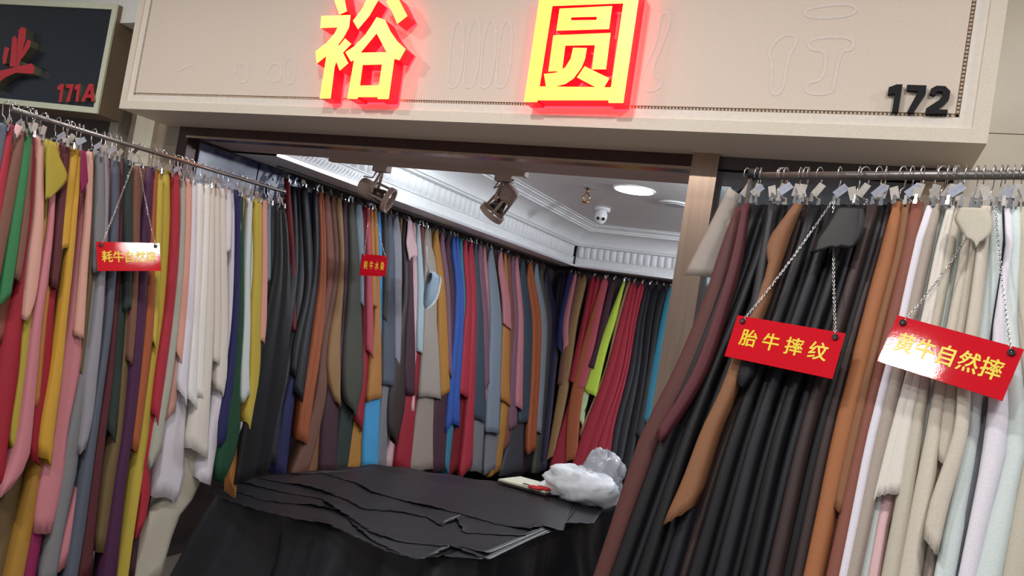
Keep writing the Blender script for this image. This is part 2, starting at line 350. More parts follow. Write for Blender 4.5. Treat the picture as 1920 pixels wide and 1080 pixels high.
# ------------------------------------------------------------------ racks of hides
class Rack: pass
def rack(o, u, n, lean, phrase, short, end, top):
    r = Rack(); r.o = Vector(o); r.u = Vector(u).normalized(); r.n = Vector(n).normalized(); r.lean = lean
    r.phrase = phrase; r.short = short; r.end = end; r.top = top; r.hides = []
    # plane through the bar line that leans forward going down
    r.N = r.u.cross(Vector((0, 0, -1)) + r.n*lean).normalized(); return r
dR = Vector((.474, -.141, 0)).normalized()
RACKS = {
 'L': rack((-2.34, 1.2, 2.085), (0, 1, 0), (1, 0, 0), .12, 'on the rail under sign 171A', '171A rail', 'the passage end', 2.085),
 'I': rack((-3.31, 3.2, 2.375), (0, 1, 0), (1, 0, 0), .25, 'on the long wall rail', 'long wall rail', 'the sky mural', 2.375),
 'B': rack((-3.1, 8.13, 2.375), (1, 0, 0), (0, -1, 0), .45, 'on the back wall rail', 'back wall rail', 'the corner', 2.375),
 'R': rack((-.239, 1.776, 2.155), dR, (dR.y, -dR.x, 0), .28, 'on the rail by the steel post', 'steel post rail', 'the post', 2.155)}
CC = {  # colour key: hex, spoken name, roughness
 'red': ('B2283A', 'red'), 'crim': ('A31F30', 'crimson'), 'dred': ('7C1722', 'dark red'), 'maroon': ('5E2A32', 'maroon'), 'rose': ('C04A58', 'rose red'),
 'brown': ('7B5142', 'brown'), 'sienna': ('8A4E40', 'reddish brown'), 'dbrown': ('3A2B2B', 'dark brown'), 'choc': ('5A3230', 'chocolate brown'), 'camel': ('9C7448', 'camel'), 'tan': ('A9805A', 'tan'),
 'green': ('2F7A48', 'green'), 'dgreen': ('2E3B38', 'dark green'), 'bottle': ('17492F', 'bottle green'), 'salmon': ('DD9C8B', 'salmon'), 'peach': ('D29A8C', 'peach'),
 'olive': ('A9972E', 'olive yellow'), 'yel': ('C2AA38', 'yellow'), 'must': ('C79428', 'mustard'), 'ochre': ('A87A28', 'ochre'), 'pink': ('C47680', 'pink'), 'ppink': ('DDB4B8', 'pale pink'), 'coral': ('D6565E', 'coral'),
 'orange': ('B97838', 'orange'), 'rust': ('A9552E', 'rust'), 'amber': ('B57A2C', 'amber'), 'mag': ('8E1C55', 'magenta'), 'purple': ('4C2348', 'purple'), 'plum': ('4A2A38', 'plum'), 'mauve': ('7D5468', 'mauve'),
 'grey': ('77787E', 'grey'), 'lgrey': ('8E8C98', 'lavender grey'), 'slate': ('545C6C', 'slate blue'), 'dgrey': ('3E4149', 'dark grey'), 'char': ('2C2C33', 'charcoal'), 'black': ('17161B', 'black'), 'ink': ('1E1E28', 'ink black'),
 'obrn': ('6E5A38', 'olive brown'), 'dolive': ('4A4A40', 'dark olive'), 'sage': ('A8A89C', 'sage grey'), 'lav': ('DDD9E6', 'lavender white'), 'white': ('E6E4E2', 'white'), 'cream': ('D9D3CA', 'cream'), 'mint': ('CBD8D8', 'mint white'),
 'taupe': ('9A8B82', 'taupe'), 'greige': ('A89A90', 'greige'), 'beige': ('C9BFB0', 'beige'), 'sand': ('BEB6A6', 'sand'), 'navy': ('27285E', 'navy'), 'blue': ('2B55B0', 'blue'), 'sky': ('3E9FDC', 'sky blue'), 'teal': ('2A7E98', 'teal'),
 'lblue': ('AEC4CF', 'pale blue'), 'bgrey': ('7C8A98', 'blue grey'), 'dteal': ('3B4A58', 'dark teal'), 'lime': ('C3E23C', 'lime'), 'pgreen': ('BCD69A', 'pale green'), 'indigo': ('2A2440', 'indigo'), 'cogn': ('A5633A', 'cognac'), 'wood': ('8A5A3A', 'light brown')}
def mute(h, k=.14):
    v = [int(h[i:i+2], 16) for i in (0, 2, 4)]; g = .3*v[0]+.59*v[1]+.11*v[2]
    return ''.join('%02X' % int(c+(g-c)*k) for c in v)
def leather(key):
    bl = key in ('black', 'ink', 'char', 'dbrown', 'indigo')
    return mat('leather_'+CC[key][1].replace(' ', '_'), mute(CC[key][0]), .5 if bl else .62, noise=.035, bump=.10, scale=240, spec=.35 if bl else .3)
def crom(pts, t):
    n = len(pts)-1; t = max(0, min(t, 1))*n; i = min(int(t), n-1); f = t-i
    p0, p1, p2, p3 = pts[max(i-1, 0)], pts[i], pts[i+1], pts[min(i+2, n)]
    return p1+(p2-p0)*.5*f+(p0*2.5*-1*-1*-1+0*p1)*0 + ((p0*2-p1*5+p2*4-p3)*.5)*f*f+((p1*3-p0-p2*3+p3)*.5)*f**3
def hide(rk, key, layer, rows, slant=0, nf=1, flap=False):
    R = RACKS[rk]; base = R.o - R.n*(.022*layer); down = Vector((0, 0, -1))+R.n*R.lean
    pts = []
    for y, a, b in rows:
        pa, pb = atp(a, y, base, R.N), atp(b, y, base, R.N); c = (pa+pb)/2
        hw = abs((pb-pa).dot(R.u))/2; pts.append([c, hw])
    # always start at the clip under the bar
    def uz(c): return (c-base).dot(R.u), R.o.z-c.z
    u0, d0 = uz(pts[0][0])
    if d0 > .075:
        pts.insert(0, [base+R.u*u0+down*.045, min(pts[0][1], .009 if not flap else .03)])
    elif d0 < .03:
        pts[0][0] = base+R.u*u0+down*.03
    pts[0][1] = min(pts[0][1], .03 if flap else .014)
    # hides that leave the frame run on downwards
    if rows[-1][0] >= 1080:
        c, h = pts[-1]; c0 = pts[-2][0]; d = (c-c0).normalized(); L = max(0, (c.z-random.uniform(.5, .7)))/max(.2, -d.z)
        if L > .03: pts.append([c+d*L, h*1.1])
    for p in pts:
        if p[0].z < .06: p[0] = p[0]*1; p[0].z = .06
    C = [p[0] for p in pts]; Hs = [Vector((p[1], 0, 0)) for p in pts]
    # arc-length parameterisation
    cum = [0]
    for i in range(1, len(C)): cum.append(cum[-1]+(C[i]-C[i-1]).length)
    T = cum[-1]
    def ev(s):
        s_ = s
        if s > 1: e = (C[-1]-C[-2]).normalized()*(s-1)*T; s_ = 1
        else: e = Vector((0, 0, 0))
        L = max(s_, 0)*T; i = 0
        while i < len(C)-2 and cum[i+1] < L: i += 1
        f = (L-cum[i])/max(1e-6, cum[i+1]-cum[i]); t = (i+f)/(len(C)-1)
        return crom(C, t)+e, max(.0015, crom(Hs, t).x)
    NR = 20 if T > .5 else 12
    rnd = random.Random(sum(ord(ch_)*(7+k_*13) for k_, ch_ in enumerate(rk+key))+int(rows[0][1]*31)+int(rows[-1][0])*17+layer*101)
    ph = rnd.uniform(0, 6.28); sk = rnd.uniform(-.5, .5); kink = rnd.choice((-.9, -.5, -.3, 0, 0, .5)); lgl, lgr = rnd.uniform(-2.2, 1.2), rnd.uniform(-2.2, 1.2); kx = rnd.uniform(-.7, .7); slant = slant or rnd.choice((-.9, -.4, .15, .5, .9)); jag = [rnd.uniform(-1, 1) for _ in range(24)]
    # cross-section: leg back, front folds, leg back -> (lateral -1..1, forward, leg depth weight)
    m = 7*nf+2; sec = []
    for k in range(m):
        s = -1+2*k/(m-1); sec.append((s, abs(math.cos(s*nf*math.pi/2))**.5 if nf % 2 else abs(math.sin(s*nf*math.pi/2))**.5, 0))
    sec = [(-.78, 0, 1), (-.93, 0, .45)]+sec+[(.93, 0, .45), (.78, 0, 1)]
    grid = []; hemamp = min(.02, .35*pts[-1][1]+.004)/T
    for j in range(NR+1):
        t = j/NR; row = []
        for q, (s, fw, lg) in enumerate(sec):
            hem = 1+(slant*s*min(.06, 2.2*pts[-1][1])/T)+hemamp*(kink*(.5-abs(s-kx))+.3*jag[q % 24])+lg*hemamp*(lgl if s < 0 else lgr)
            c, hw = ev(t*hem)
            drop = max(0, R.o.z-c.z)
            bul = min(hw*(.8/max(1, nf*.8)), .020)*(1-.55*t)*(.16 if flap else 1)
            fw = max(0, min(1, fw*(1+sk*s)))
            wob = .12*hw*math.sin(9*t+ph+2*s)*(1-abs(s))
            row.append(c+R.u*(hw*s+wob)+R.n*(bul*(fw-.75)-lg*(.003 if flap else .012+.05*min(1, drop))))
        grid.append(row)
    name = 'leather_hide' if not flap else 'leather_swatch'
    o = MB().grid(grid).build(name, leather(key), None, True, loc=grid[0][len(sec)//2], thick=.0024)
    u = uz(pts[0][0])[0]
    o['category'] = 'leather hide' if not flap else 'leather swatch'
    R.hides.append((u, key, o, flap, pts[0][0], layer))
    return o

H = hide
def L(key, rows, layer=0, slant=0, nf=1, flap=False): hide('L', key, layer, rows, slant, nf, flap)
L('slate', [(232,4,16),(290,-6,6),(400,-32,-14)])
L('red', [(232,18,27),(300,3,20),(400,-14,4),(520,-34,-14)])
L('ppink', [(222,34,46),(236,30,44),(252,25,34)], -1, flap=True)
L('brown', [(246,40,48),(300,22,43),(400,0,26),(480,-14,10),(560,-30,-6)], 0)
L('sienna', [(255,40,46),(400,22,44),(540,2,28),(600,-4,19),(637,-6,13)], 2, -.6)
L('green', [(238,49,61),(300,41,57),(400,26,44),(500,11,30),(560,2,20)])
L('brown', [(250,58,64),(300,53,62),(400,44,57),(470,35,48),(525,27,39)], 0, .2)
L('crim', [(258,64,74),(300,61,72),(400,57,68),(500,44,60),(600,19,46),(700,3,38),(810,-6,20),(905,-18,8)], 1)
L('peach', [(256,74,82),(300,72,83),(400,68,84),(480,58,80),(560,50,68),(600,47,52)], 0)
L('olive', [(262,86,96),(300,86,100),(400,84,96),(500,70,82),(600,46,66),(700,36,60),(810,21,40),(852,28,37)], 1, .5)
L('olive', [(266,94,106),(290,88,112),(326,86,128),(350,86,114),(373,86,90)], -1, -.4, flap=True)
L('pink', [(280,99,106),(400,96,103),(500,82,95),(600,66,81),(700,54,72),(810,40,62),(860,28,56),(900,14,36),(925,4,14)], 0)
L('orange', [(268,108,116),(400,103,110),(500,92,100),(600,81,88),(760,66,74)], 1)
L('maroon', [(268,120,134),(320,117,130),(400,110,122),(470,104,116),(540,98,108)], 0, .3)
L('crim', [(268,118,124),(460,104,112),(600,87,102),(700,74,96),(810,62,81),(866,60,76)], 1, .5)
L('must', [(275,138,147),(320,131,145),(400,122,135),(465,116,129)], 0)
L('ochre', [(275,136,142),(440,118,130),(600,102,114),(700,92,102),(820,78,94),(1085,18,46)], 2)
L('must', [(275,147,154),(320,146,152),(400,135,147),(500,126,138),(600,114,127),(700,100,118),(810,81,104),(862,78,98)], 0, .5)
L('mag', [(282,155,164),(340,152,164),(400,147,156),(480,141,149),(600,127,135),(690,119,127),(900,72,100),(1085,45,68)], 2)
L('mag', [(283,153,160),(310,152,163),(351,152,166)], -1, flap=True)
L('pink', [(286,164,168),(400,156,164),(500,146,157),(600,134,148),(640,128,156),(700,118,152),(810,104,129),(900,80,122),(1000,70,98)], 1)
L('peach', [(285,168,176),(400,164,172),(500,155,166),(600,146,160),(632,143,158)], 0, .2)
L('obrn', [(286,175,181),(400,172,181),(500,169,177),(600,159,167),(700,148,156)], 1)
L('grey', [(284,184,196),(400,181,199),(508,178,192)], 0)
L('grey', [(284,182,190),(450,184,194),(600,162,181),(700,148,172),(810,129,154),(880,112,148),(1000,98,122),(1085,80,108)], 1)
L('lgrey', [(290,196,202),(400,197,203),(600,180,194),(700,166,185),(780,160,176),(845,152,160)], 0, -.5)
L('pink', [(290,201,207),(400,201,209),(500,199,206),(600,190,202),(700,184,192),(800,165,175),(900,150,165),(1000,122,146),(1066,107,127)], 1)
L('lblue', [(292,207,211),(400,208,212),(460,205,210)], 1)
L('slate', [(294,212,227),(400,211,226),(500,208,221),(600,201,213),(700,188,200),(810,171,185),(1000,141,160),(1085,128,146)], 0)
L('maroon', [(298,228,236),(400,226,236),(500,222,230),(600,213,221),(700,203,214),(810,185,201),(1000,158,180),(1085,145,174)], 1)
L('dgreen', [(300,238,248),(400,236,250),(500,237,248),(578,236,247)], 0)
L('dgreen', [(300,234,240),(450,234,240),(600,221,236),(700,214,228),(818,202,219)], 1)
L('brown', [(312,252,268),(400,250,266),(500,250,262),(600,246,257),(680,241,249)], 0)
L('brown', [(312,268,281),(350,266,279),(400,262,272),(480,258,264)], 1)
L('obrn', [(312,250,256),(500,240,249),(600,236,247),(700,228,243),(810,220,236),(880,202,230),(960,192,216),(1036,182,200)], 1, 0)
L('purple', [(315,280,290),(400,271,286),(500,264,280),(600,257,275),(700,248,266),(810,236,252),(900,222,238),(1085,196,220)], 0)
L('rust', [(318,290,298),(400,286,294),(500,280,292),(600,275,291),(700,264,280),(810,252,265),(845,248,258)], 0, .4)
L('yel', [(318,297,307),(400,294,307),(500,292,302),(600,289,297),(645,287,293)], 0)
L('yel', [(318,307,320),(400,307,321),(500,301,316),(600,294,307),(700,280,292),(810,262,281),(900,250,268),(1000,236,253),(1085,221,242)], 1)
L('plum', [(322,320,325),(400,321,326),(500,316,322),(600,307,313),(700,297,303),(1085,242,252)], 2)
L('red', [(325,325,338),(400,326,340),(500,322,335),(600,312,325),(700,297,312),(785,288,299)], 0)
L('red', [(325,325,331),(500,316,326),(700,292,306),(810,278,291),(880,264,284),(950,267,280),(1006,255,262)], 1, -.4)
L('sage', [(330,340,347),(400,340,349),(500,335,345),(600,324,337),(700,311,326),(800,294,309),(858,285,303)], 0)
L('salmon', [(336,349,360),(400,349,360),(500,345,356),(600,337,349),(670,330,343)], 0)
L('peach', [(336,347,352),(500,346,352),(640,330,345),(700,324,337),(777,313,330)], 1)
L('lav', [(338,360,371),(400,360,370),(500,356,368),(600,349,364),(700,338,354),(745,337,352)], 0)
L('lav', [(338,361,368),(500,358,368),(640,340,362),(740,322,354),(810,306,350),(900,292,346),(935,284,334)], 2, .4)
L('white', [(345,371,384),(400,370,385),(500,368,381),(600,364,375),(700,357,372),(758,354,372)], 0)
L('white', [(347,384,394),(400,384,394),(500,381,391),(600,374,387),(700,371,383),(745,371,383)], 0, .3)
L('cream', [(347,393,404),(400,393,404),(500,391,403),(600,386,403),(700,380,399),(800,364,394),(850,359,392)], 0)
L('cream', [(350,404,415),(400,403,414),(500,404,414),(600,404,416),(680,402,413)], 0, .3)
L('cream', [(354,415,424),(400,414,425),(500,415,428),(600,416,430),(700,410,428),(735,410,421)], 0, .6)
L('lav', [(356,424,436),(400,425,436),(470,424,434)], 0)
L('lav', [(360,436,445),(400,436,446),(500,433,446),(600,430,442),(700,418,436),(810,392,414),(905,372,398)], 1, .4)
L('sand', [(340,386,396),(500,390,404),(700,368,396),(900,322,382),(980,272,336),(1085,246,304)], 3)
for kk, x4, x8, xb, ww in [('dbrown', 30, -10, -60, 30), ('obrn', 90, 40, 0, 34), ('plum', 130, 90, 40, 30), ('char', 180, 140, 90, 30), ('dbrown', 235, 200, 150, 30), ('char', 285, 255, 205, 30), ('ink', 320, 290, 245, 26)]:
    L(kk, [(225+.303*x4, x4-4, x4+4), (400, x4-8, x4+8), (810, x8-ww/2, x8+ww/2), (1085, xb-ww/2, xb+ww/2)], 4)
L('navy', [(356,444,452),(400,446,452),(500,445,451),(600,441,448),(700,430,441),(800,414,428),(824,415,427)], 0)
L('taupe', [(358,451,459),(400,450,458),(432,448,453)], 0)
L('sand', [(358,449,453),(600,442,448),(700,437,446),(772,432,446)], 1, -.4)
L('bottle', [(362,453,459),(400,450,459),(500,450,459),(600,447,459),(700,440,453),(770,428,453),(820,420,450),(870,412,438),(900,410,420)], 0)
L('orange', [(366,459,468),(400,459,468),(500,457,465),(600,455,463),(700,448,458),(810,430,448),(905,420,446)], 1)
L('mint', [(372,467,474),(400,467,474),(500,463,470),(600,460,471),(700,456,469),(745,456,471)], 0)
L('mint', [(374,473,481),(400,472,480),(500,470,480),(600,468,478),(700,464,475),(800,456,469),(862,447,457)], 1)
L('yel', [(372,480,494),(400,479,494),(500,480,494),(600,474,492),(700,472,490),(760,466,480),(800,462,472)], 0)
L('salmon', [(376,494,502),(400,494,501),(500,494,502),(600,490,501),(640,487,497)], 0)
L('bgrey', [(378,502,508),(400,501,508),(500,502,508),(525,502,508)], 0)
L('dgrey', [(376,508,522),(400,507,522),(500,508,524),(600,508,530),(700,498,522),(800,478,506)], 1)
L('black', [(380,522,532),(420,520,540),(500,518,545),(600,500,548),(700,480,540),(800,462,520),(892,446,506)], 0, -.3, 2)

def I(key, rows, layer=0, slant=0, nf=1, flap=False): hide('I', key, layer, rows, slant, nf, flap)
I('dred', [(335,536,545),(420,541,550),(480,548,553),(620,550,556)])
I('black', [(350,547,557),(500,548,561),(640,520,546),(760,488,520),(884,446,502)])
I('char', [(352,557,568),(500,561,576),(640,546,560),(760,515,532),(868,502,522)], 1, .3)
I('black', [(358,567,580),(480,574,590),(550,574,584),(640,554,567),(705,548,557)], 0, .4)
I('navy', [(362,580,588),(500,584,592),(640,562,572),(760,532,553),(892,512,538)], 1)
I('ink', [(365,588,598),(500,589,601),(640,567,584),(745,552,572)], 0)
I('coral', [(366,570,574),(560,552,560),(640,550,557),(698,552,558)], 2)
I('rust', [(370,598,608),(500,601,613),(640,586,605),(760,566,588),(828,557,578)], 0, .5, 2)
I('sienna', [(376,608,621),(480,613,629),(540,612,624),(640,590,606),(720,570,586)], 1)
I('brown', [(382,621,633),(500,629,641),(640,606,621),(760,590,611),(894,544,578)], 1)
I('wood', [(384,622,628),(640,604,622),(760,586,610),(894,572,606)], 2, 0)
I('camel', [(390,633,642),(500,640,646),(640,620,640),(700,618,640),(758,632,639)], 0, .6)
I('plum', [(395,642,655),(500,645,657),(640,637,649),(760,610,638),(886,600,632)], 1)
I('dolive', [(400,655,668),(500,657,677),(640,648,682),(720,646,682),(770,654,670)], 0)
I('dgreen', [(402,655,662),(640,646,666),(760,640,667),(886,624,656)], 2)
I('bgrey', [(404,669,682),(500,676,683),(572,677,683)], 0)
I('crim', [(408,681,690),(500,683,692),(640,681,694),(720,676,690),(797,664,682)], 1)
I('rose', [(412,689,695),(560,689,701),(664,689,702)], 0)
I('orange', [(412,695,702),(500,697,706),(576,698,712)], 0, .4)
I('amber', [(412,695,699),(560,696,708),(640,688,702),(760,670,692),(884,646,684)], 2)
I('orange', [(414,702,709),(500,706,712),(600,704,715),(640,700,717),(748,691,717)], 0)
I('sky', [(414,709,715),(500,711,718),(640,708,717),(760,686,714),(882,681,712)], 1)
I('purple', [(418,715,722),(520,718,725),(640,715,723),(700,712,720)], 1)
I('dolive', [(422,721,727),(520,723,729),(600,720,727)], 0)
I('slate', [(426,727,738),(500,728,742),(640,719,742),(722,719,742)], 0)
I('grey', [(426,726,732),(640,722,741),(760,714,733),(882,706,724)], 1)
I('lgrey', [(432,739,752),(500,742,755),(640,742,753),(684,743,753)], 0)
I('tan', [(438,752,757),(520,755,760),(640,749,755),(700,742,750)], 1)
I('dbrown', [(444,757,766),(540,759,768),(640,746,761),(760,730,761),(822,733,746)], 0)
I('plum', [(448,765,774),(540,767,777),(640,762,780),(700,760,780),(740,763,779)], 0)
I('ppink', [(448,774,782),(540,776,785),(640,772,784),(740,763,780),(769,763,779)], 1)
I('ppink', [(440,764,776),(460,762,783),(482,766,784)], -1, flap=True)
I('ppink', [(450,772,776),(700,744,767),(800,728,755),(882,720,748)], 3)
I('lblue', [(446,783,790),(540,786,797),(620,784,795),(660,784,793)], 0)
I('crim', [(446,786,792),(640,778,792),(760,758,782),(882,742,772)], 1)
I('brown', [(452,791,797),(520,793,799),(640,792,797)], 1)
I('greige', [(452,798,808),(500,799,820),(600,797,821),(640,794,824),(745,787,829)], 0)
I('taupe', [(456,804,812),(640,800,820),(760,784,816),(882,766,815)], 1)
I('amber', [(460,815,827),(540,822,837),(640,824,842),(738,828,845)], 0, -.3)
I('mauve', [(466,828,836),(540,837,845),(640,841,848),(704,840,849)], 0)
I('plum', [(470,837,849),(540,845,857),(640,843,857),(760,814,843),(882,813,841)], 1)
I('blue', [(474,850,857),(540,857,865),(640,853,863),(720,845,855),(798,839,851)], 0)
I('blue', [(476,857,863),(540,864,870),(640,862,869),(720,855,864),(797,851,863)], 0)
I('teal', [(480,863,871),(560,868,877),(640,864,871),(800,840,852),(882,833,843)], 1)
I('red', [(482,871,881),(560,876,886),(640,870,884),(742,863,881)], 0, .4)
I('red', [(486,881,891),(560,886,895),(640,884,894),(760,878,891),(882,866,887)], 0)
I('dred', [(484,874,880),(640,866,878),(760,850,881),(882,839,870)], 2)
I('dteal', [(490,891,898),(560,894,904),(640,894,910),(740,889,912),(788,891,911)], 0, .4)
I('mauve', [(496,899,908),(600,908,918),(640,908,919),(723,909,919)], 0)
I('grey', [(496,902,908),(640,904,917),(760,887,912),(884,881,905)], 1)
I('pink', [(500,909,914),(600,918,923),(700,912,918),(752,908,912)], 1)
I('bgrey', [(502,917,932),(600,922,943),(700,918,941),(811,913,938)], 0)
I('grey', [(504,920,926),(700,916,940),(882,909,937)], 2)
I('pink', [(506,937,947),(560,944,957),(613,946,960)], 0, .6)
I('orange', [(508,947,953),(620,944,957),(700,941,957),(754,940,958)], 1)
I('amber', [(509,947,951),(740,942,956),(800,936,951),(886,920,940)], 2)
I('sienna', [(512,953,961),(600,956,967),(700,955,966),(840,942,956)], 2)
I('mauve', [(516,961,969),(600,967,975),(700,961,972),(802,957,970)], 1)
I('pink', [(518,969,976),(600,975,983),(700,971,982),(766,969,981)], 0)
I('dteal', [(520,977,990),(600,983,1000),(700,980,998),(792,974,996)], 1)
I('dgrey', [(521,980,988),(700,976,990),(800,960,984),(888,936,984)], 2, .3)
I('rust', [(526,991,1004),(600,1001,1016),(700,1000,1014),(800,993,1008),(846,991,1006)], 0, 0, 2)
I('bgrey', [(530,1005,1014),(600,1016,1026),(700,1015,1023),(811,1007,1016)], 0)
I('dolive', [(532,1015,1022),(600,1026,1034),(700,1021,1030),(886,1001,1015)], 1)
I('indigo', [(535,1023,1036),(600,1033,1048),(700,1027,1045),(864,1010,1033)], 1)

I('ink', [(522, 984, 994), (700, 980, 1004), (890, 950, 1004)], 3)
def B(key, rows, layer=0, slant=0, nf=1, flap=False): hide('B', key, layer, rows, slant, nf, flap)
B('ink', [(519,1044,1054),(600,1032,1044),(700,1014,1030),(884,986,1010)], 2)
B('indigo', [(520,1053,1063),(600,1042,1052),(700,1026,1042),(884,1002,1024)], 2)
B('navy', [(522,1062,1072),(600,1046,1056),(655,1043,1053)])
B('pink', [(522,1072,1080),(600,1055,1066),(651,1055,1065)])
B('brown', [(524,1080,1088),(640,1055,1066),(722,1044,1056)], 1)
B('camel', [(524,1086,1100),(600,1067,1083),(700,1051,1069),(760,1041,1059),(858,1025,1037)], 1)
B('crim', [(526,1105,1114),(600,1090,1100),(700,1069,1080),(716,1065,1077)], 0)
B('red', [(526,1114,1125),(600,1100,1111),(700,1079,1091),(780,1058,1076),(892,1024,1062)], 1)
B('rose', [(527,1126,1140),(600,1110,1124),(700,1085,1104),(728,1077,1093)], 0)
B('rust', [(528,1128,1134),(640,1092,1112),(760,1065,1090),(862,1058,1082)], 0)
B('maroon', [(528,1132,1140),(700,1086,1110),(794,1068,1092)], 1)
B('plum', [(531,1143,1153),(600,1126,1139),(660,1111,1125),(690,1099,1119)], 0)
B('lime', [(530,1164,1174),(600,1140,1154),(660,1118,1136),(737,1093,1119)], 0)
B('pgreen', [(531,1166,1172),(735,1088,1105),(792,1083,1095)], 1)
B('tan', [(534,1175,1181),(600,1155,1163),(700,1131,1143),(817,1083,1094)], 1)
B('red', [(534,1180,1194),(600,1161,1183),(700,1134,1165),(800,1096,1132),(894,1064,1102)], 0, 0, 2)
B('red', [(536,1195,1208),(600,1182,1194),(700,1165,1177),(800,1131,1153),(894,1101,1142)], 0, 0, 2)
B('ink', [(538,1210,1222),(600,1194,1210),(700,1176,1199),(800,1150,1180),(905,1138,1160)], 0, 0, 2)
B('black', [(540,1222,1236),(600,1210,1224),(700,1198,1212),(800,1179,1197),(905,1158,1180)], 0)
B('black', [(542,1236,1250),(600,1224,1237),(700,1211,1222),(822,1185,1207)], 0)
B('teal', [(543,1251,1262),(600,1238,1251),(700,1220,1233),(792,1204,1219)], 0)
B('purple', [(545,1263,1272),(600,1251,1258),(700,1232,1240),(820,1206,1218)], 1)
B('cream', [(546,1276,1284),(600,1259,1268),(700,1240,1250),(800,1220,1230)], 1)
B('char', [(548,1286,1296),(700,1252,1266),(840,1222,1240)], 1)

def Rr(key, rows, layer=0, slant=0, nf=1, flap=False): hide('R', key, layer, rows, slant, nf, flap)
Rr('choc', [(388,1378,1392),(470,1345,1376),(560,1316,1350),(700,1256,1300),(810,1200,1240),(900,1168,1206),(1085,1108,1140)], 0)
Rr('maroon', [(382,1392,1401),(470,1374,1388),(560,1348,1364),(700,1296,1316),(818,1226,1243)], -1, .6)
N = 14
for k in range(N):
    e0, e1 = k/N, (k+1)/N
    f = lambda a, b, e: a+(b-a)*e
    key = ['black', 'ink', 'black', 'black', 'ink', 'dbrown', 'black'][k % 7]
    j = (0, 5, -4, 3, -5, 4)[k % 6]
    Rr(key, [(384, f(1402,1664,e0), f(1402,1664,e1)), (470, f(1376,1640,e0), f(1376,1640,e1)), (600, f(1326,1602,e0)+j*.5, f(1326,1602,e1)+j*.5),
             (810, f(1240,1541,e0)+j, f(1240,1541,e1)+j), (1085, f(1140,1483,e0), f(1140,1483,e1))], k % 2)
Rr('wood', [(382,1488,1500),(430,1450,1480),(458,1430,1470),(500,1438,1456),(570,1412,1433),(650,1380,1402),(740,1346,1371),(810,1312,1341),(900,1278,1312),(970,1247,1288)], -1, -.6)
Rr('black', [(388,1570,1618),(420,1548,1620),(448,1530,1612),(466,1524,1600)], -2, -.3, 1, True)
Rr('char', [(384,1440,1452),(560,1408,1424),(640,1392,1414),(700,1376,1410),(722,1382,1392)], -1, .3)
Rr('dbrown', [(380,1664,1676),(470,1640,1654),(600,1600,1614),(810,1541,1562),(1085,1482,1506)], 1)
Rr('cogn', [(378,1676,1690),(470,1648,1678),(600,1614,1645),(810,1561,1596),(1085,1504,1537)], 0)
Rr('wood', [(380,1691,1707),(470,1678,1692),(600,1645,1659),(810,1593,1610),(956,1563,1577)], 0)
Rr('brown', [(382,1690,1696),(600,1648,1656),(810,1590,1612),(950,1562,1582),(1085,1532,1552)], 1)
Rr('sienna', [(378,1708,1730),(470,1690,1716),(600,1660,1684),(810,1609,1628),(1085,1547,1573)], 0)
Rr('lav', [(386,1738,1750),(470,1710,1725),(600,1683,1697),(810,1627,1643),(1085,1571,1588)], 0)
Rr('greige', [(382,1750,1764),(470,1725,1743),(600,1697,1715),(810,1642,1667),(1085,1585,1607)], 0)
Rr('mint', [(386,1765,1776),(470,1743,1756),(600,1714,1727),(700,1692,1702),(810,1664,1674),(1085,1606,1627)], 1)
Rr('cream', [(386,1777,1789),(470,1754,1772),(600,1727,1747),(700,1699,1729),(810,1669,1706),(926,1638,1688)], 0, -.5, 2)
Rr('ppink', [(388,1780,1786),(700,1706,1722),(900,1656,1682),(1000,1640,1658),(1085,1624,1647)], 1)
Rr('grey', [(388,1784,1790),(700,1716,1730),(930,1662,1677),(1016,1651,1665)], 2)
Rr('sand', [(390,1792,1802),(470,1772,1787),(600,1747,1761),(700,1729,1743),(810,1706,1726),(1085,1651,1683)], 0)
Rr('mint', [(390,1803,1813),(470,1787,1801),(600,1761,1777),(700,1743,1757),(810,1724,1741),(882,1711,1725)], 1)
Rr('beige', [(390,1814,1826),(470,1801,1818),(600,1777,1795),(700,1757,1777),(810,1736,1763),(1085,1682,1721)], 0)
Rr('sand', [(392,1827,1838),(470,1817,1831),(600,1795,1813),(700,1777,1797),(810,1762,1790),(870,1760,1776)], 0, .7)
Rr('taupe', [(392,1827,1833),(700,1782,1798),(850,1752,1775),(950,1736,1758),(1085,1720,1750)], 1)
Rr('beige', [(386,1840,1856),(470,1831,1850),(600,1813,1835),(700,1797,1819),(810,1788,1812),(950,1742,1774),(1022,1730,1758)], -1, .6)
Rr('mint', [(386,1858,1876),(470,1851,1877),(600,1835,1857),(700,1819,1843),(810,1811,1833),(950,1780,1808),(1085,1750,1786)], 0)
Rr('grey', [(388,1877,1884),(470,1877,1888),(600,1856,1866),(810,1832,1848),(1085,1784,1798)], 1)
Rr('lav', [(390,1884,1896),(470,1885,1898),(600,1864,1882),(810,1846,1890),(1085,1796,1827)], 0)
Rr('mint', [(388,1897,1912),(470,1898,1915),(600,1881,1907),(810,1890,1924),(950,1862,1900),(1085,1826,1877)], 0)
Rr('sand', [(388,1913,1930),(600,1907,1935),(810,1925,1962),(1085,1877,1930)], 0)
Rr('white', [(388,1931,1946),(600,1936,1962),(810,1964,2000),(1085,1931,1985)], 0)
Rr('sand', [(390,1800,1850),(412,1790,1861),(438,1806,1857),(454,1818,1834)], -2, 0, 1, True)

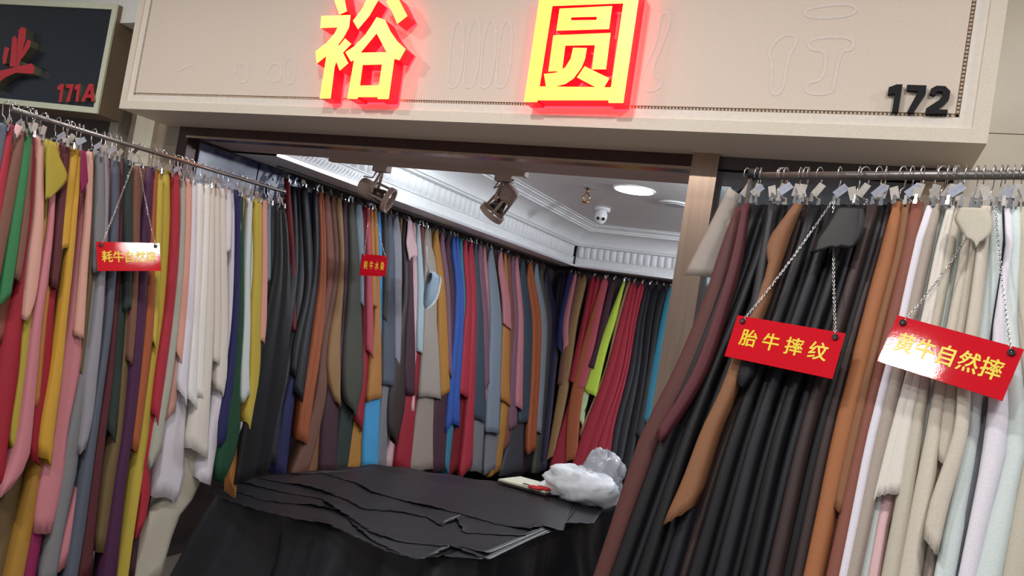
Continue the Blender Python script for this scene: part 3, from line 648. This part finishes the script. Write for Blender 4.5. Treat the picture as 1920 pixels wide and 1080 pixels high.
# ---------------- labels for the hides, hangers for each of them
ORD = ['first', 'second', 'third', 'fourth', 'fifth', 'sixth', 'seventh', 'eighth', 'ninth', 'tenth', 'eleventh', 'twelfth', 'thirteenth', 'fourteenth', 'fifteenth', 'sixteenth']
wire = chrome
def hanger_meshes():
    # local frame: x along the bar, y forward, z up, origin on the bar axis
    hk = MB(); r = .0165; pts = [(0, r*math.cos(a), .003+r*math.sin(a)) for a in [math.radians(-35+245*k/11) for k in range(12)]]
    pts = pts + [(0, -.012, -.022), (0, 0, -.032), (0, 0, -.052)]
    hk.tube(pts, .0013, 5); h = hk.build('hook', wire, None, True)
    cl = MB(); cl.tube([(0, -.022, -.05), (0, .022, -.05)], .0016, 6)
    for y in (-.019, .019):
        cl.box((-.0025, y-.002, -.062), (.0025, y+.002, -.048)); cl.box((-.0035, y-.003, -.068), (.0035, y+.003, -.059))
    c = cl.build('clip_bar', wire)
    ts = []
    for k, (tilt, mm) in enumerate(((.5, tagm), (-.35, tagm), (.15, tagm), (.8, tagm2))):
        ax = Vector((math.cos(tilt)*.016, .004, math.sin(tilt)*.016)); az = Vector((-math.sin(tilt)*.030, -.004, math.cos(tilt)*.030))
        tg = MB().obox(Vector((-.006, .006+.003*k, -.052)), ax, Vector((0, .0006, 0)), az); t = tg.build('paper_tag', mm); ts.append(t)
    return h, c, ts
HM = None
counts = {}
for rk in 'LIBR':
    R = RACKS[rk]; R.hides.sort(key=lambda h: h[0]); hs = [h for h in R.hides]
    tot = {}; prop = []
    for i, h in enumerate(hs): 
        tot.setdefault((h[1], h[3]), []).append(i)
    for i, (u, key, o, flap, top, layer) in enumerate(hs):
        nm = CC[key][1]; lst = tot[(key, flap)]; what = 'swatch' if flap else 'hide'
        if flap: lab = f'small folded {nm} leather swatch over other hides, {R.short}'
        elif len(lst) == 1: lab = f'only {nm} leather hide {R.phrase}'
        else: lab = f'{ORD[lst.index(i)]} {nm} leather hide from {R.end}, {R.short}'
        o['label'] = lab
        o['group'] = {'L': 'leather hides on the rail under the dark sign', 'I': 'leather hides on the long wall rail', 'B': 'leather hides on the back wall rail', 'R': 'leather hides on the rail by the post'}[rk]
        short = f'{nm} {what}' if len(lst) == 1 else f'{ORD[lst.index(i)]} {nm} {what} from {R.end}'
        hl = f'wire hanger with tag above {short}, {R.short}'
        if layer > 1 or flap or (layer == 1 and i % 2): continue
        if HM is None: HM = hanger_meshes(); used = set()
        bar = R.o+Vector((0, 0, .0))
        c = R.o+R.u*u-R.n*(.022*layer if abs(layer) < 3 else .03); c.z = R.top
        bz = {'L': 2.10, 'I': 2.39, 'B': 2.39, 'R': 2.17}[rk]
        e = empty('clip_hanger', (c.x, c.y, bz), hl, 'hanger', 'clip hangers on the rails')
        e.location = R.o+R.u*u; e.location.z = bz
        ang = math.atan2(R.u.y, R.u.x)
        rnd = random.Random(i*7+ord(rk)); e.rotation_euler = (rnd.uniform(-.1, .1), 0, (ang if R.n.cross(R.u).z < 0 else ang+math.pi)+rnd.uniform(-.4, .4))
        for p in (HM[0], HM[1], HM[2][(i*3+i//4) % 4]):
            q = p
            if p.name in used: q = p.copy(); COL.objects.link(q)
            else: used.add(p.name)
            q.parent = e
# the bars
def bar(name, a, b, r, label, m):
    a, b = Vector(a), Vector(b); root = empty(name, (a+b)/2, label, 'clothes rail')
    MB().tube([a, b], r, 14).build('tube', m, root, True); return root
bl = bar('clothes_rail', (-2.34, 1.25, 2.10), (-2.30, 2.36, 2.10), .0078, 'grey metal clothes rail running outwards under sign 171A', tube_m)
MB().tube([(-2.325, 1.66, 2.10), (-2.44, 1.68, 2.02), (-2.44, 1.68, .012)], .0075, 10).build('upright', tube_m, bl, True)
MB().tube([(-2.338, 1.33, 2.10), (-2.44, 1.34, 2.02), (-2.44, 1.34, .012)], .0075, 10).build('upright', tube_m, bl, True)
for y in (1.34, 1.68): MB().tube([(-2.6, y, .013), (-2.2, y, .013)], .012, 10).build('foot', tube_m, bl, True)
p0 = Vector((-.239, 1.776, 2.17))-dR*.04; p1 = p0+dR*.9
br = bar('clothes_rail', p0, p1, .0095, 'grey metal clothes rail beside the bronze steel post', tube_m)
for s in (.0, .88): MB().tube([p0+dR*s, Vector((p0.x+dR.x*s, p0.y+dR.y*s, .012))], .008, 10).build('upright', tube_m, br, True)
MB().tube([p0+Vector((0, 0, .004))-dR*.006, p0+dR*.016+Vector((0, 0, .004))], .0135, 12).build('end_cap', dark, br, True)
nR = Vector((dR.y, -dR.x, 0))
for s in (.0, .88): MB().tube([p0+dR*s-nR*.2-Vector((0, 0, p0.z-.013)), p0+dR*s+nR*.2-Vector((0, 0, p0.z-.013))], .012, 10).build('foot', tube_m, br, True)
bi = bar('clothes_rail', (-3.31, 3.3, 2.39), (-3.31, 8.18, 2.39), .009, 'long dark clothes rail under the cornice of the side wall', tube_m)
for y in (3.4, 4.9, 6.4, 7.8): MB().tube([(-3.31, y, 2.39), (XL, y, 2.36)], .006, 8).build('bracket', tube_m, bi, True)
bb = bar('clothes_rail', (-3.2, 8.13, 2.39), (-.4, 8.13, 2.39), .009, 'dark clothes rail under the cornice of the back wall', tube_m)
for x in (-2.8, -1.6, -.6): MB().tube([(x, 8.13, 2.39), (x, YW, 2.36)], .006, 8).build('bracket', tube_m, bb, True)

# ------------------------------------------------------------------ hanging red signs
redm = mat('red_gloss_board', 'C80F22', .045, noise=.02, bump=.02, scale=420, spec=.5)
ylw = mat('yellow_print', 'E8CC1E', .3, noise=.02)
def glyph_mesh(ch, bold):
    cu = bpy.data.curves.new('txt', 'FONT'); cu.body = ch; cu.size = 1; cu.offset = bold; cu.resolution_u = 3
    ob = bpy.data.objects.new('txt', cu); COL.objects.link(ob)
    dg = bpy.context.evaluated_depsgraph_get(); dg.update(); me = bpy.data.meshes.new_from_object(ob.evaluated_get(dg))
    vs = [v.co.copy() for v in me.vertices]; fs = [tuple(p.vertices) for p in me.polygons]
    bpy.data.objects.remove(ob); bpy.data.curves.remove(cu); bpy.data.meshes.remove(me)
    return vs, fs
GL = {}
def hanging_sign(corn, o, n, text, tops, label, tm=(.0, .5), ch=.50, links=.0042, asp=.84, tp=None):
    """corn: TL, TR, BL pixel corners on plane (o, n); tops: two pixel points where the chains are hooked"""
    n = Vector(n).normalized()
    TL, TR, BL = (atp(x, y, o, n) for x, y in corn)
    ex = (TR-TL).normalized(); W = (TR-TL).length; ey = n.cross(ex).normalized()
    if ey.z < 0: ey = -ey
    Hh = (TL-BL).length
    nf = n if n.dot(EYE-TL) > 0 else -n
    root = empty('hanging_sign', BL, label, 'sign')
    b = MB().obox(TL-ey*Hh, ex*W, ey*Hh, -nf*.003).build('board', redm, root)
    m = MB(); k = len(text); adv = W*.86/k
    for i, c in enumerate(text):
        if c not in GL: GL[c] = glyph_mesh(c, 0)
        vs, fs = GL[c]
        if not vs: continue
        x0, x1 = min(v.x for v in vs), max(v.x for v in vs); y0, y1 = min(v.y for v in vs), max(v.y for v in vs)
        s = ch*Hh; cx = W*.07+adv*(i+.5)+tm[0]*W; cy = Hh*tm[1]
        for q_, (bx_, by_) in enumerate(((0, 0), (.02, 0), (-.02, 0), (0, .014), (0, -.014), (.014, .01), (-.014, -.01))):
            m.add([TL-ey*Hh+ex*(cx+(v.x-(x0+x1)/2+bx_)*s*asp)+ey*(cy+(v.y-(y0+y1)/2+by_)*s)+nf*(.0006+.00002*q_) for v in vs], fs)
    m.build('lettering', ylw, b, base=root.location)
    for q, (px, py) in enumerate(tops):
        hole = TL+ex*(W*(.07 if q == 0 else .93))-ey*Hh*.12+nf*.002
        rg = MB().tube([hole+nf*.0006+(ex*math.cos(a)+ey*math.sin(a))*.0045 for a in [k_*math.pi/4 for k_ in range(8)]], .0022, 5, True); rg.build('eyelet', dark, b, base=root.location)
        T = atp(px, py, *tp) if tp else atp(px, py, Vector(o)-nf*.035, n); d = (T-hole); Lg = d.length; d.normalize(); a = d.cross(nf).normalized(); cm = MB(); s = 0; i = 0
        while s < Lg:
            c = hole+d*s+Vector((0, 0, -1))*(.01*4*(s/Lg)*(1-s/Lg)); sd = a if i % 2 else nf
            cm.tube([c+d*(links*.85*math.cos(t))+sd*(links*.5*math.sin(t)) for t in [k_*math.pi/4 for k_ in range(8)]], links*.17, 4, True); s += links*1.25; i += 1
        cm.build('chain', chrome, root, True)
hanging_sign([(180, 453), (299, 456), (182, 508)], (-2.235, 1.67, 1.73), (1.72, -.62, .376), '耗牛自然摔', [(249, 308), (261, 308)], 'red sign with five yellow characters chained on the rail below sign 171A', ch=.42, tp=(Vector((-2.312, 0, 0)), Vector((1, 0, 0))))
hanging_sign([(679, 476), (727, 480), (682, 515)], (-2.98, 3.7, 1.9), (1, 0, 0), '耗牛水染', [(690, 418), (706, 415)], 'small red sign with four yellow characters hanging inside against wall hides', ch=.42, links=.008, asp=.72)
Ro = Vector((-.239, 1.776, 2.17))
hanging_sign([(1383, 591), (1585, 625), (1356, 667)], Ro+nR*.045, nR+Vector((0, 0, .28)), '胎牛摔纹', [(1560, 378), (1563, 378)], 'red sign with four yellow characters chained before the black hides', tm=(.0, .52), ch=.42, asp=.95)
hanging_sign([(1683, 591), (1920, 655), (1645, 677)], Ro+nR*.05, nR+Vector((0, 0, .28)), '黄牛自然摔', [(1816, 440), (1866, 385)], 'glossy red sign with five yellow characters before the cream hides', ch=.42)

# ------------------------------------------------------------------ ceiling fittings
dl = empty('downlight', (-1.73, 5.48, ZC), 'bright round white downlight in the shop ceiling', 'light')
def disc(c, r, h, seg=24):
    c = Vector(c); m = MB(); m.tube([c, c-Vector((0, 0, h))], r, seg); return m
disc((-1.73, 5.48, ZC), .17, .010).build('light_rim', plaster, dl)
disc((-1.73, 5.48, ZC-.010), .15, .004).build('light_disc', glow, dl)
d2 = empty('unlit_ceiling_light', (-1.51, 5.94, ZC), 'round unlit white fitting in the ceiling beyond the bright downlight', 'ceiling fitting')  # second round ceiling light, switched off
disc((-1.51, 5.94, ZC), .13, .012).build('rim', plaster, d2); disc((-1.51, 5.94, ZC-.012), .09, .006).build('cover', mat('grey_white', 'C9C9C9', .5), d2)
cc = empty('security_camera', (-2.32, 6.47, ZC), 'small white security camera with two dark lenses under the ceiling', 'camera')
wp = mat('white_plastic', 'EFEFF2', .35, noise=.02)
disc((-2.32, 6.47, ZC), .075, .03).build('base', wp, cc, True)
m = MB(); c0 = Vector((-2.32, 6.46, ZC-.085))
for i in range(9):
    pass
m.grid([[c0+Vector((.06*math.sin(a)*math.cos(b), .06*math.sin(a)*math.sin(b), .075*math.cos(a))) for b in [2*math.pi*k/16 for k in range(17)]] for a in [math.pi*j/10 for j in range(11)]])
m.build('head', wp, cc, True)
dv = (EYE-c0); dv.normalize(); rt = dv.cross(Vector((0, 0, 1))).normalized()
for s in (-1, 1):
    p = c0+rt*s*.025+dv*.046-Vector((0, 0, .02)); MB().tube([p, p+dv*.02], .016, 12).build('lens', dark, cc, True)
sp = empty('fire_sprinkler', (-2.15, 5.56, ZC), 'small brass fire sprinkler hanging from the shop ceiling', 'sprinkler')
disc((-2.15, 5.56, ZC), .06, .008).build('plate', chrome, sp)
br_m = mat('brass', 'A07A48', .3, .9)
m = MB(); m.tube([(-2.15, 5.56, ZC-.008), (-2.15, 5.56, ZC-.05)], .012, 10)
m.build('pipe', br_m, sp, True)
m = MB()
for s in (-1, 1): m.tube([(-2.15+s*.012, 5.56, ZC-.05), (-2.15+s*.03, 5.56, ZC-.085), (-2.15+s*.008, 5.56, ZC-.12)], .006, 6)
m.tube([(-2.15, 5.56, ZC-.12), (-2.15, 5.56, ZC-.128)], .035, 12); m.build('frame', br_m, sp, True)
# unseen globe lamps added to brighten the shop ceiling and cornice
gm = mat('added_globe_glow', 'FFFFFF', .5, emit='EEF6FF', estr=45, noise=0)
gm2 = mat('added_globe_glow_bright', 'FFFFFF', .5, emit='EEF6FF', estr=270, noise=0)
for x, y, lab in ((-2.6, 4.15, 'added unseen globe lamp on the ceiling by the side wall cornice'), (-1.0, 4.0, 'added unseen globe lamp on the ceiling near the steel post'), (-.5, 5.0, 'added unseen globe lamp on the ceiling behind the shop window'), (-.4, 6.6, 'added unseen globe lamp on the ceiling towards the back wall')):
    g = empty('added_globe_lamp', (x, y, ZC), lab, 'light'); disc((x, y, ZC), .06, .03).build('added_lamp_base', plaster, g, True)
    c0 = Vector((x, y, ZC-.10))
    MB().grid([[c0+.072*Vector((math.sin(a)*math.cos(b), math.sin(a)*math.sin(b), math.cos(a))) for b in [2*math.pi*k/20 for k in range(21)]] for a in [math.pi*j/12 for j in range(13)]]).build('globe', gm2 if x > -.7 else gm, g, True)
# track with two spots
tr = empty('light_track', (-2.07, 3.02, ZF), 'beige light track fixed along the edge of the bulkhead', 'light track')
MB().box((-2.66, 3.0, ZF-.022), (-1.49, 3.036, ZF)).build('track_rail', lamp_m, tr)
MB().box((-1.50, 2.998, ZF-.026), (-1.482, 3.038, ZF)).build('track_end', lamp_m, tr)
def spot(px, c, d, label, L=.13, r=.045):
    root = empty('track_spotlight', (px, 3.02, ZF-.022), label, 'spotlight'); c = Vector(c); d = Vector(d).normalized()
    MB().box((px-.045, 2.998, ZF-.056), (px+.045, 3.042, ZF-.022)).build('adapter', lamp_m, root)
    side = d.cross(Vector((0, 0, 1))).normalized()
    m = MB()
    for s in (-1, 1): m.tube([Vector((px, 3.02, ZF-.056))+side*s*.014, Vector((px, 3.02, ZF-.075))+side*s*.02, c+side*s*(r+.006)+Vector((0, 0, .02)), c+side*s*(r+.006)-Vector((0, 0, .012))], .008, 8)
    m.build('yoke', lamp_m, root, True)
    back, front = c-d*L*.5, c+d*L*.5
    m = MB(); m.tube([back-d*.012, back, back+d*L*.42], [r*.75, r*.95, r*.95], 20); m.build('rear_can', lamp_m, root, True)
    m = MB(); a0 = side; b0 = d.cross(side)
    for k in range(3):
        a = 2*math.pi*k/3+.4; o_ = (a0*math.cos(a)+b0*math.sin(a))*r
        m.tube([back+d*L*.4+o_, front+o_*1.1], .007, 6)
    m.build('strut', lamp_m, root, True)
    m = MB(); m.tube([front-d*.004, front+d*.022], r*1.35, 24, cap=False); m.tube([front-d*.004, front+d*.022], r*1.15, 24, cap=False)
    for e in (-.004, .022):
        q = len(m.v); vs = []
        for k in range(24):
            a = 2*math.pi*k/24; dd = a0*math.cos(a)+b0*math.sin(a); vs += [front+d*e+dd*r*1.35, front+d*e+dd*r*1.15]
        m.add(vs, [(2*k, 2*((k+1) % 24), 2*((k+1) % 24)+1, 2*k+1) for k in range(24)])
    m.build('front_ring', lamp_m, root, True)
    m = MB(); m.tube([back+d*L*.4, front-d*.02], [r*.45, r*.8], 16); m.build('reflector', mat('reflector_metal', '6A5C58', .2, .9), root, True)
    m = MB(); m.tube([Vector((px-.03, 3.02, ZF-.056)), Vector((px-.05, 3.02, ZF-.09)), back+Vector((-.0, 0, .05)), back+Vector((0, 0, r*.9))], .004, 6); m.build('cable', lamp_m, root, True)
spot(-2.315, (-2.335, 3.02, 2.245), (.85, .35, -.32), 'beige track spotlight nearer the sky mural, turned along the track', .15, .05)
spot(-1.593, (-1.585, 3.02, 2.262), (-.62, .1, -.78), 'beige track spotlight at the end of the track, tilted down', .14, .048)

# ------------------------------------------------------------------ table with black leather
ZT = .75
tblc = Vector((-1.8, 3.25, 0)); ta = math.radians(9.5); tx = Vector((math.cos(ta), math.sin(ta), 0)); ty = Vector((-math.sin(ta), math.cos(ta), 0))
TQ = [at(395, 920, Z=ZT-.01), at(893, 1052, Z=ZT-.01), at(1165, 945, Z=ZT-.01), at(705, 874, Z=ZT-.01)]
for p in TQ: p.z = ZT-.012
tb = empty('work_table', (tblc.x, tblc.y, 0), 'work table covered by black leather in the shop opening', 'table')
cen = sum(TQ, Vector())/4
wood = mat('table_wood', '6B5140', .5, noise=.12, scale=20)
m = MB(); TI = [p.lerp(cen, .07) for p in TQ]
for p in TI: p.z = ZT-.012
top_ = [p.copy() for p in TI]; bot = [p-Vector((0, 0, .03)) for p in TI]
m.add(top_+bot, [(0, 1, 2, 3), (7, 6, 5, 4)]+[(i, (i+1) % 4, 4+(i+1) % 4, 4+i) for i in range(4)]); m.build('tabletop', wood, tb)
for p in TQ:
    q = p.lerp(cen, .18); MB().box((q.x-.025, q.y-.025, 0), (q.x+.025, q.y+.025, ZT-.042)).build('leg', wood, tb)
tl = mat('table_black_leather', '1B1B21', .38, noise=.12, bump=.35, scale=18, spec=.5)
# big draped hide: top plus hanging skirt with folds and a ragged hem
def perim(s):
    s = s % 4; i = int(s); f = s-i; return TQ[i].lerp(TQ[(i+1) % 4], f)
rows = []; NS = 160
rnd = random.Random(3)
hemj = [rnd.uniform(-.03, .03) for _ in range(NS)]
for j in range(16):
    row = []
    for k in range(NS+1):
        s = 4*k/NS; P = perim(s); kk = k % NS
        # rounded corners: blend of neighbouring perimeter points
        P = (perim(s-.06)+P+perim(s+.06))/3; out = (P-cen); out.z = 0; out.normalize()
        if j < 6:
            q = P.lerp(cen, 1-[0, .3, .6, .85, .95, 1][j]); z = ZT+.004+.004*math.sin(k*.9+j)*(j > 1); row.append(Vector((q.x, q.y, z)))
        else:
            f = (j-5)/10; side = int(s % 4); dl_ = (.42, .40, .35, .30)[side]+.10*math.sin(s*5+.7)+hemj[kk]
            if side == 0: dl_ += .16*max(0, 1-(s % 4)*1.8)
            if side == 3: dl_ += .12*max(0, (s % 4-3.4)/.6)
            d = f*dl_; fold = (.032*math.sin(s*17)+.022*math.sin(s*37+1)+.010*math.sin(s*83))*min(1, d*5)
            q = P+out*(.014*math.sin(min(1, f*4)*math.pi/2)+.11*f*f+fold+(.10*f*max(0, 1-abs(((s+.0) % 4)-0)*3) if s < 2 else .10*f*max(0, 1-(4-s % 4)*3)))
            row.append(Vector((q.x, q.y, ZT+.004-.010*min(1, f*6)-d*.97)))
    rows.append(row)
o = MB().grid(rows).build('draped_leather_hide', tl, None, True, loc=(cen.x, cen.y, ZT), thick=.0025)
tag(o, 'large black leather hide draped over the table with ragged hanging hem', 'leather hide')
# loose hides lying in layers; each edge curls a little
def sheet(edge, zl, label, far=None, hang=0):
    E_ = [Vector(at(280+x/2, 840+y/2, Z=ZT+zl)) for x, y in edge]
    P = []
    for i in range(len(E_)-1):
        n = max(2, int((E_[i+1]-E_[i]).length/.02))
        P += [E_[i].lerp(E_[i+1], k/n) for k in range(n)]
    P.append(E_[-1]); n = len(P); r2 = random.Random(len(edge)*13+int(zl*1e4))
    ph = r2.uniform(0, 6); G = []
    A, Bp = far
    rows = []
    for jf in (0, .015, .04, .12, .4, .75, 1):
        row = []
        for i, p in enumerate(P):
            t = i/(n-1); q = A.lerp(Bp, t); v = p.lerp(q, jf)
            jit = Vector((math.sin(i*1.7+ph), math.cos(i*2.3+ph), 0))*.006*(1-jf)
            c = max(0, math.sin(i*.23+ph)*math.sin(i*.071+2*ph))*.011+.0012
            z = ZT+zl+c*max(0, 1-jf/.05)**2+.0010*math.sin(i*.35+jf*23+ph)*(jf > .1)*(1-jf)
            row.append(Vector((v.x+jit.x, v.y+jit.y, z)))
        rows.append(row)
    o = MB().grid(rows).build('loose_leather_hide', tl, None, True, loc=P[n//2], thick=.002)
    tag(o, label, 'leather hide', 'black hides layered on the table')
LE, RE, BK = at(720, 880, Z=ZT+.01), at(1130, 936, Z=ZT+.01), at(900, 884, Z=ZT+.01)
sheet([(215, 160), (300, 205), (470, 250), (560, 275), (665, 285), (780, 340), (900, 395), (1000, 425), (1095, 405), (1240, 420)], .0075, 'lowest loose black hide, its edge nearest the table front', far=(at(480, 898, Z=ZT), at(1120, 965, Z=ZT)))
sheet([(260, 140), (420, 195), (600, 215), (720, 240), (775, 300), (830, 345), (910, 385), (960, 410), (1030, 418), (1130, 375), (1270, 420)], .0105, 'second loose black hide above the lowest one, with a wavy edge', far=(at(520, 893, Z=ZT), at(1120, 955, Z=ZT)))
sheet([(330, 125), (500, 165), (640, 190), (700, 235), (760, 268), (830, 318), (940, 352), (1050, 365), (1180, 372), (1260, 400)], .0135, 'third loose black hide from the table front, with slit edge', far=(at(560, 890, Z=ZT), at(1130, 950, Z=ZT)))
sheet([(400, 112), (560, 140), (650, 165), (740, 195), (800, 228), (940, 240), (1040, 260), (1090, 290), (1150, 270), (1180, 318), (1300, 325), (1410, 330)], .0165, 'fourth loose black hide with a torn notch in its edge', far=(at(600, 887, Z=ZT), at(1140, 945, Z=ZT)))
sheet([(520, 100), (640, 92), (770, 130), (830, 165), (1000, 210), (1160, 245), (1300, 285), (1420, 308), (1480, 295), (1550, 312), (1555, 285), (1670, 283)], .0195, 'topmost loose black hide reaching the far edge of the table', far=(at(690, 882, Z=ZT), at(1145, 940, Z=ZT)))

# things on the table
pad = empty('order_pad', at(990, 915, Z=ZT+.045), 'cream order pad with dark edge lying on the black leather', 'notepad')
q = [at(932, 902, Z=ZT+.034), at(1024, 927, Z=ZT+.034), at(1056, 919, Z=ZT+.034), at(975, 897, Z=ZT+.034)]
q[2] = q[1]+(q[3]-q[0]); zz = Vector((0, 0, 1))
m = MB(); m.obox(q[0]-zz*.008, q[1]-q[0], q[3]-q[0], zz*.012); m.build('cover', mat('dark_card', '3B3430', .6), pad)
m = MB(); c_ = (q[0]+q[2])/2
m.obox(q[0].lerp(c_, .03)+zz*.004, (q[1]-q[0])*.95, (q[3]-q[0])*.95, zz*.010); m.build('paper_block', mat('cream_paper', 'DAD8C4', .7), pad)
sc_c = at(1005, 913, Z=ZT+.056)
sr = empty('scissors', sc_c, 'small scissors with red handles lying on the cream pad', 'scissors')
rp = mat('red_plastic', 'D2202C', .3, noise=.02)
dxs = (q[1]-q[0]).normalized(); dys = zz.cross(dxs)
for s in (-1, 1):
    ce = sc_c+dxs*.02*(1+s)+dys*s*.02
    MB().tube([ce+dxs*.035*math.cos(a)+dys*.018*math.sin(a) for a in [k*math.pi/6 for k in range(12)]], .007, 6, True).build('handle', rp, sr, True)
    MB().obox(sc_c-dxs*.01-zz*.002+dys*s*.004, -dxs*.07-dys*s*.012, dys*.008, zz*.003).build('blade', chrome, sr)
pc = [at(1000, 907, Z=ZT+.034), at(1080, 887, Z=ZT+.10), at(1085, 915, Z=ZT+.034), at(1060, 920, Z=ZT+.034)]
def bag(name, c, rad, label, m_, amp, seed, sq=1, cat='bag'):
    r3 = random.Random(seed); ks = [(r3.uniform(1, 5), r3.uniform(1, 6), r3.uniform(0, 6)) for _ in range(9)]; rows = []
    for j in range(22):
        th = math.pi*j/21; row = []
        for k in range(33):
            ph = 2*math.pi*(k % 32)/32
            w_ = 1+amp*sum(abs(math.sin(a*th+b_*math.cos(ph)*1.3+c2+math.sin(ph)*a*.6))-.5 for a, b_, c2 in ks)/5
            w_ += amp*.35*abs(math.sin(7*ph+4*math.sin(3*th)+seed))*math.sin(th)
            row.append(Vector((c[0]+rad[0]*w_*math.sin(th)*math.cos(ph), c[1]+rad[1]*w_*math.sin(th)*math.sin(ph), max(ZT+.004, c[2]+rad[2]*w_*math.cos(th)))))
        rows.append(row)
    o = MB().grid(rows).build(name, m_, None, True, loc=c); tag(o, label, cat); return o
pl = mat('white_plastic_film', 'EEF1F8', .35, noise=.04, bump=.6, scale=25, spec=.5)
cb_ = at(1092, 912, Z=ZT+.10)
bag('plastic_bag', (cb_.x, cb_.y, ZT+.10), (.19, .12, .085), 'crumpled white plastic bag lying on the far end of the table', pl, .42, 4)
cb_ = at(1118, 893, Z=ZT+.16)
bag('clear_plastic_wrap', (cb_.x+.02, cb_.y+.05, ZT+.17), (.10, .08, .11), 'bunched clear plastic wrap on top of the white bag', mat('clear_film', 'DDE0EA', .2, noise=.05, bump=.5, scale=30, trans=.3, spec=.6), .55, 9, cat='plastic wrap')
wh = mat('white_paper', 'EDEFF3', .6, noise=.02)
a, b, c_, d_ = at(1000, 912, Z=ZT+.035), at(1078, 890, Z=ZT+.07), at(1095, 925, Z=ZT+.035), at(1050, 930, Z=ZT+.035)
rows = [[a.lerp(b, s).lerp(d_.lerp(c_, s), t)+Vector((0, 0, .03*math.sin(s*3.1)*(1-t))) for s in [k/8 for k in range(9)]] for t in [k/5 for k in range(6)]]
tag(MB().grid(rows).build('paper_sheet', wh, None, True, loc=a, thick=.0015), 'curved white paper sheet between the cream pad and the plastic bag', 'paper')
cb_ = at(1152, 930, Z=ZT+.03)
bag('plastic_bag', (cb_.x, cb_.y, ZT+.03), (.10, .08, .05), 'small flat white bag at the table edge beside the brown hide', pl, .2, 12)

# ------------------------------------------------------------------ pale paper sheet on the rail end, shoe among the hides
Pn = Ro+nR*.0
s4 = [atp(x, y, Ro-dR*.06-nR*.03, nR) for x, y in [(1367, 350), (1389, 366), (1342, 522), (1283, 516)]]
rows = [[s4[0].lerp(s4[3], t).lerp(s4[1].lerp(s4[2], t), s)+nR*.014*math.sin(s*math.pi) for s in [k/6 for k in range(7)]] for t in [k/10 for k in range(11)]]
ps = empty('price_sheet', s4[0], 'pale grey card sheet hanging from the rail end at the steel post', 'card')
MB().grid(rows).build('card', mat('grey_card', 'A89F98', .6, noise=.05, scale=14), ps, True, thick=.002)
MB().tube([s4[0].lerp(s4[1], .6)-Vector((0, 0, .006)), s4[1]+Vector((.006, -.004, .02)), p0+dR*.004-Vector((0, 0, .008))], .003, 6).build('black_tie', dark, ps, True)
sh = empty('slip_on_shoe', at(808, 545, X=-2.95), 'pale blue slip-on shoe hung by its heel before the greige hide', 'shoe')
SO = -2.90
def SP(x, y, off=0): return at(x, y, X=SO+off)
# shoe hangs toe down: lofted upper, lofted sole along its edge
ST = [(809, 509, 5), (811, 514, 8), (811, 522, 9.5), (809, 533, 9.5), (807, 545, 9.5), (805, 556, 8), (802, 566, 6), (799, 574, 3.5), (798, 578, 1)]
rows = []
for x, y, h in ST:
    c = SP(x, y); l = SP(x+h, y+1)-c
    rows.append([c+l*math.cos(a)+Vector((.034*min(1, h/8)*math.sin(a), 0, 0)) for a in [2*math.pi*k/18 for k in range(19)]])
MB().grid(rows).build('upper', mat('shoe_blue', '9FB6C9', .5, noise=.06), sh, True)
rows = []
for x, y, h in ST[1:]:
    c = SP(x+h*.92, y+2); l = SP(x+h*.92+1.7, y+2)-c
    rows.append([c+l*math.cos(a)+Vector((.040*min(1, h/7)*math.sin(a), 0, 0)) for a in [2*math.pi*k/12 for k in range(13)]])
MB().grid(rows).build('sole', mat('shoe_white', 'E9ECEE', .5), sh, True)
c = SP(803, 521, .012); l = SP(806, 512, .012)-c; l2 = SP(806.5, 523, .022)-c
MB().add([c]+[c+l*1.1*math.cos(a)+l2*math.sin(a)+Vector((.012, 0, 0)) for a in [2*math.pi*k/14 for k in range(14)]], [(0, 1+k, 1+(k+1) % 14) for k in range(14)]).build('collar', dark, sh, thick=.004)
MB().tube([SP(800, 462, .03), SP(801, 490, .03), SP(805, 512, .03)], .004, 6).build('strap', mat('shoe_white', 'E9ECEE'), sh, True)
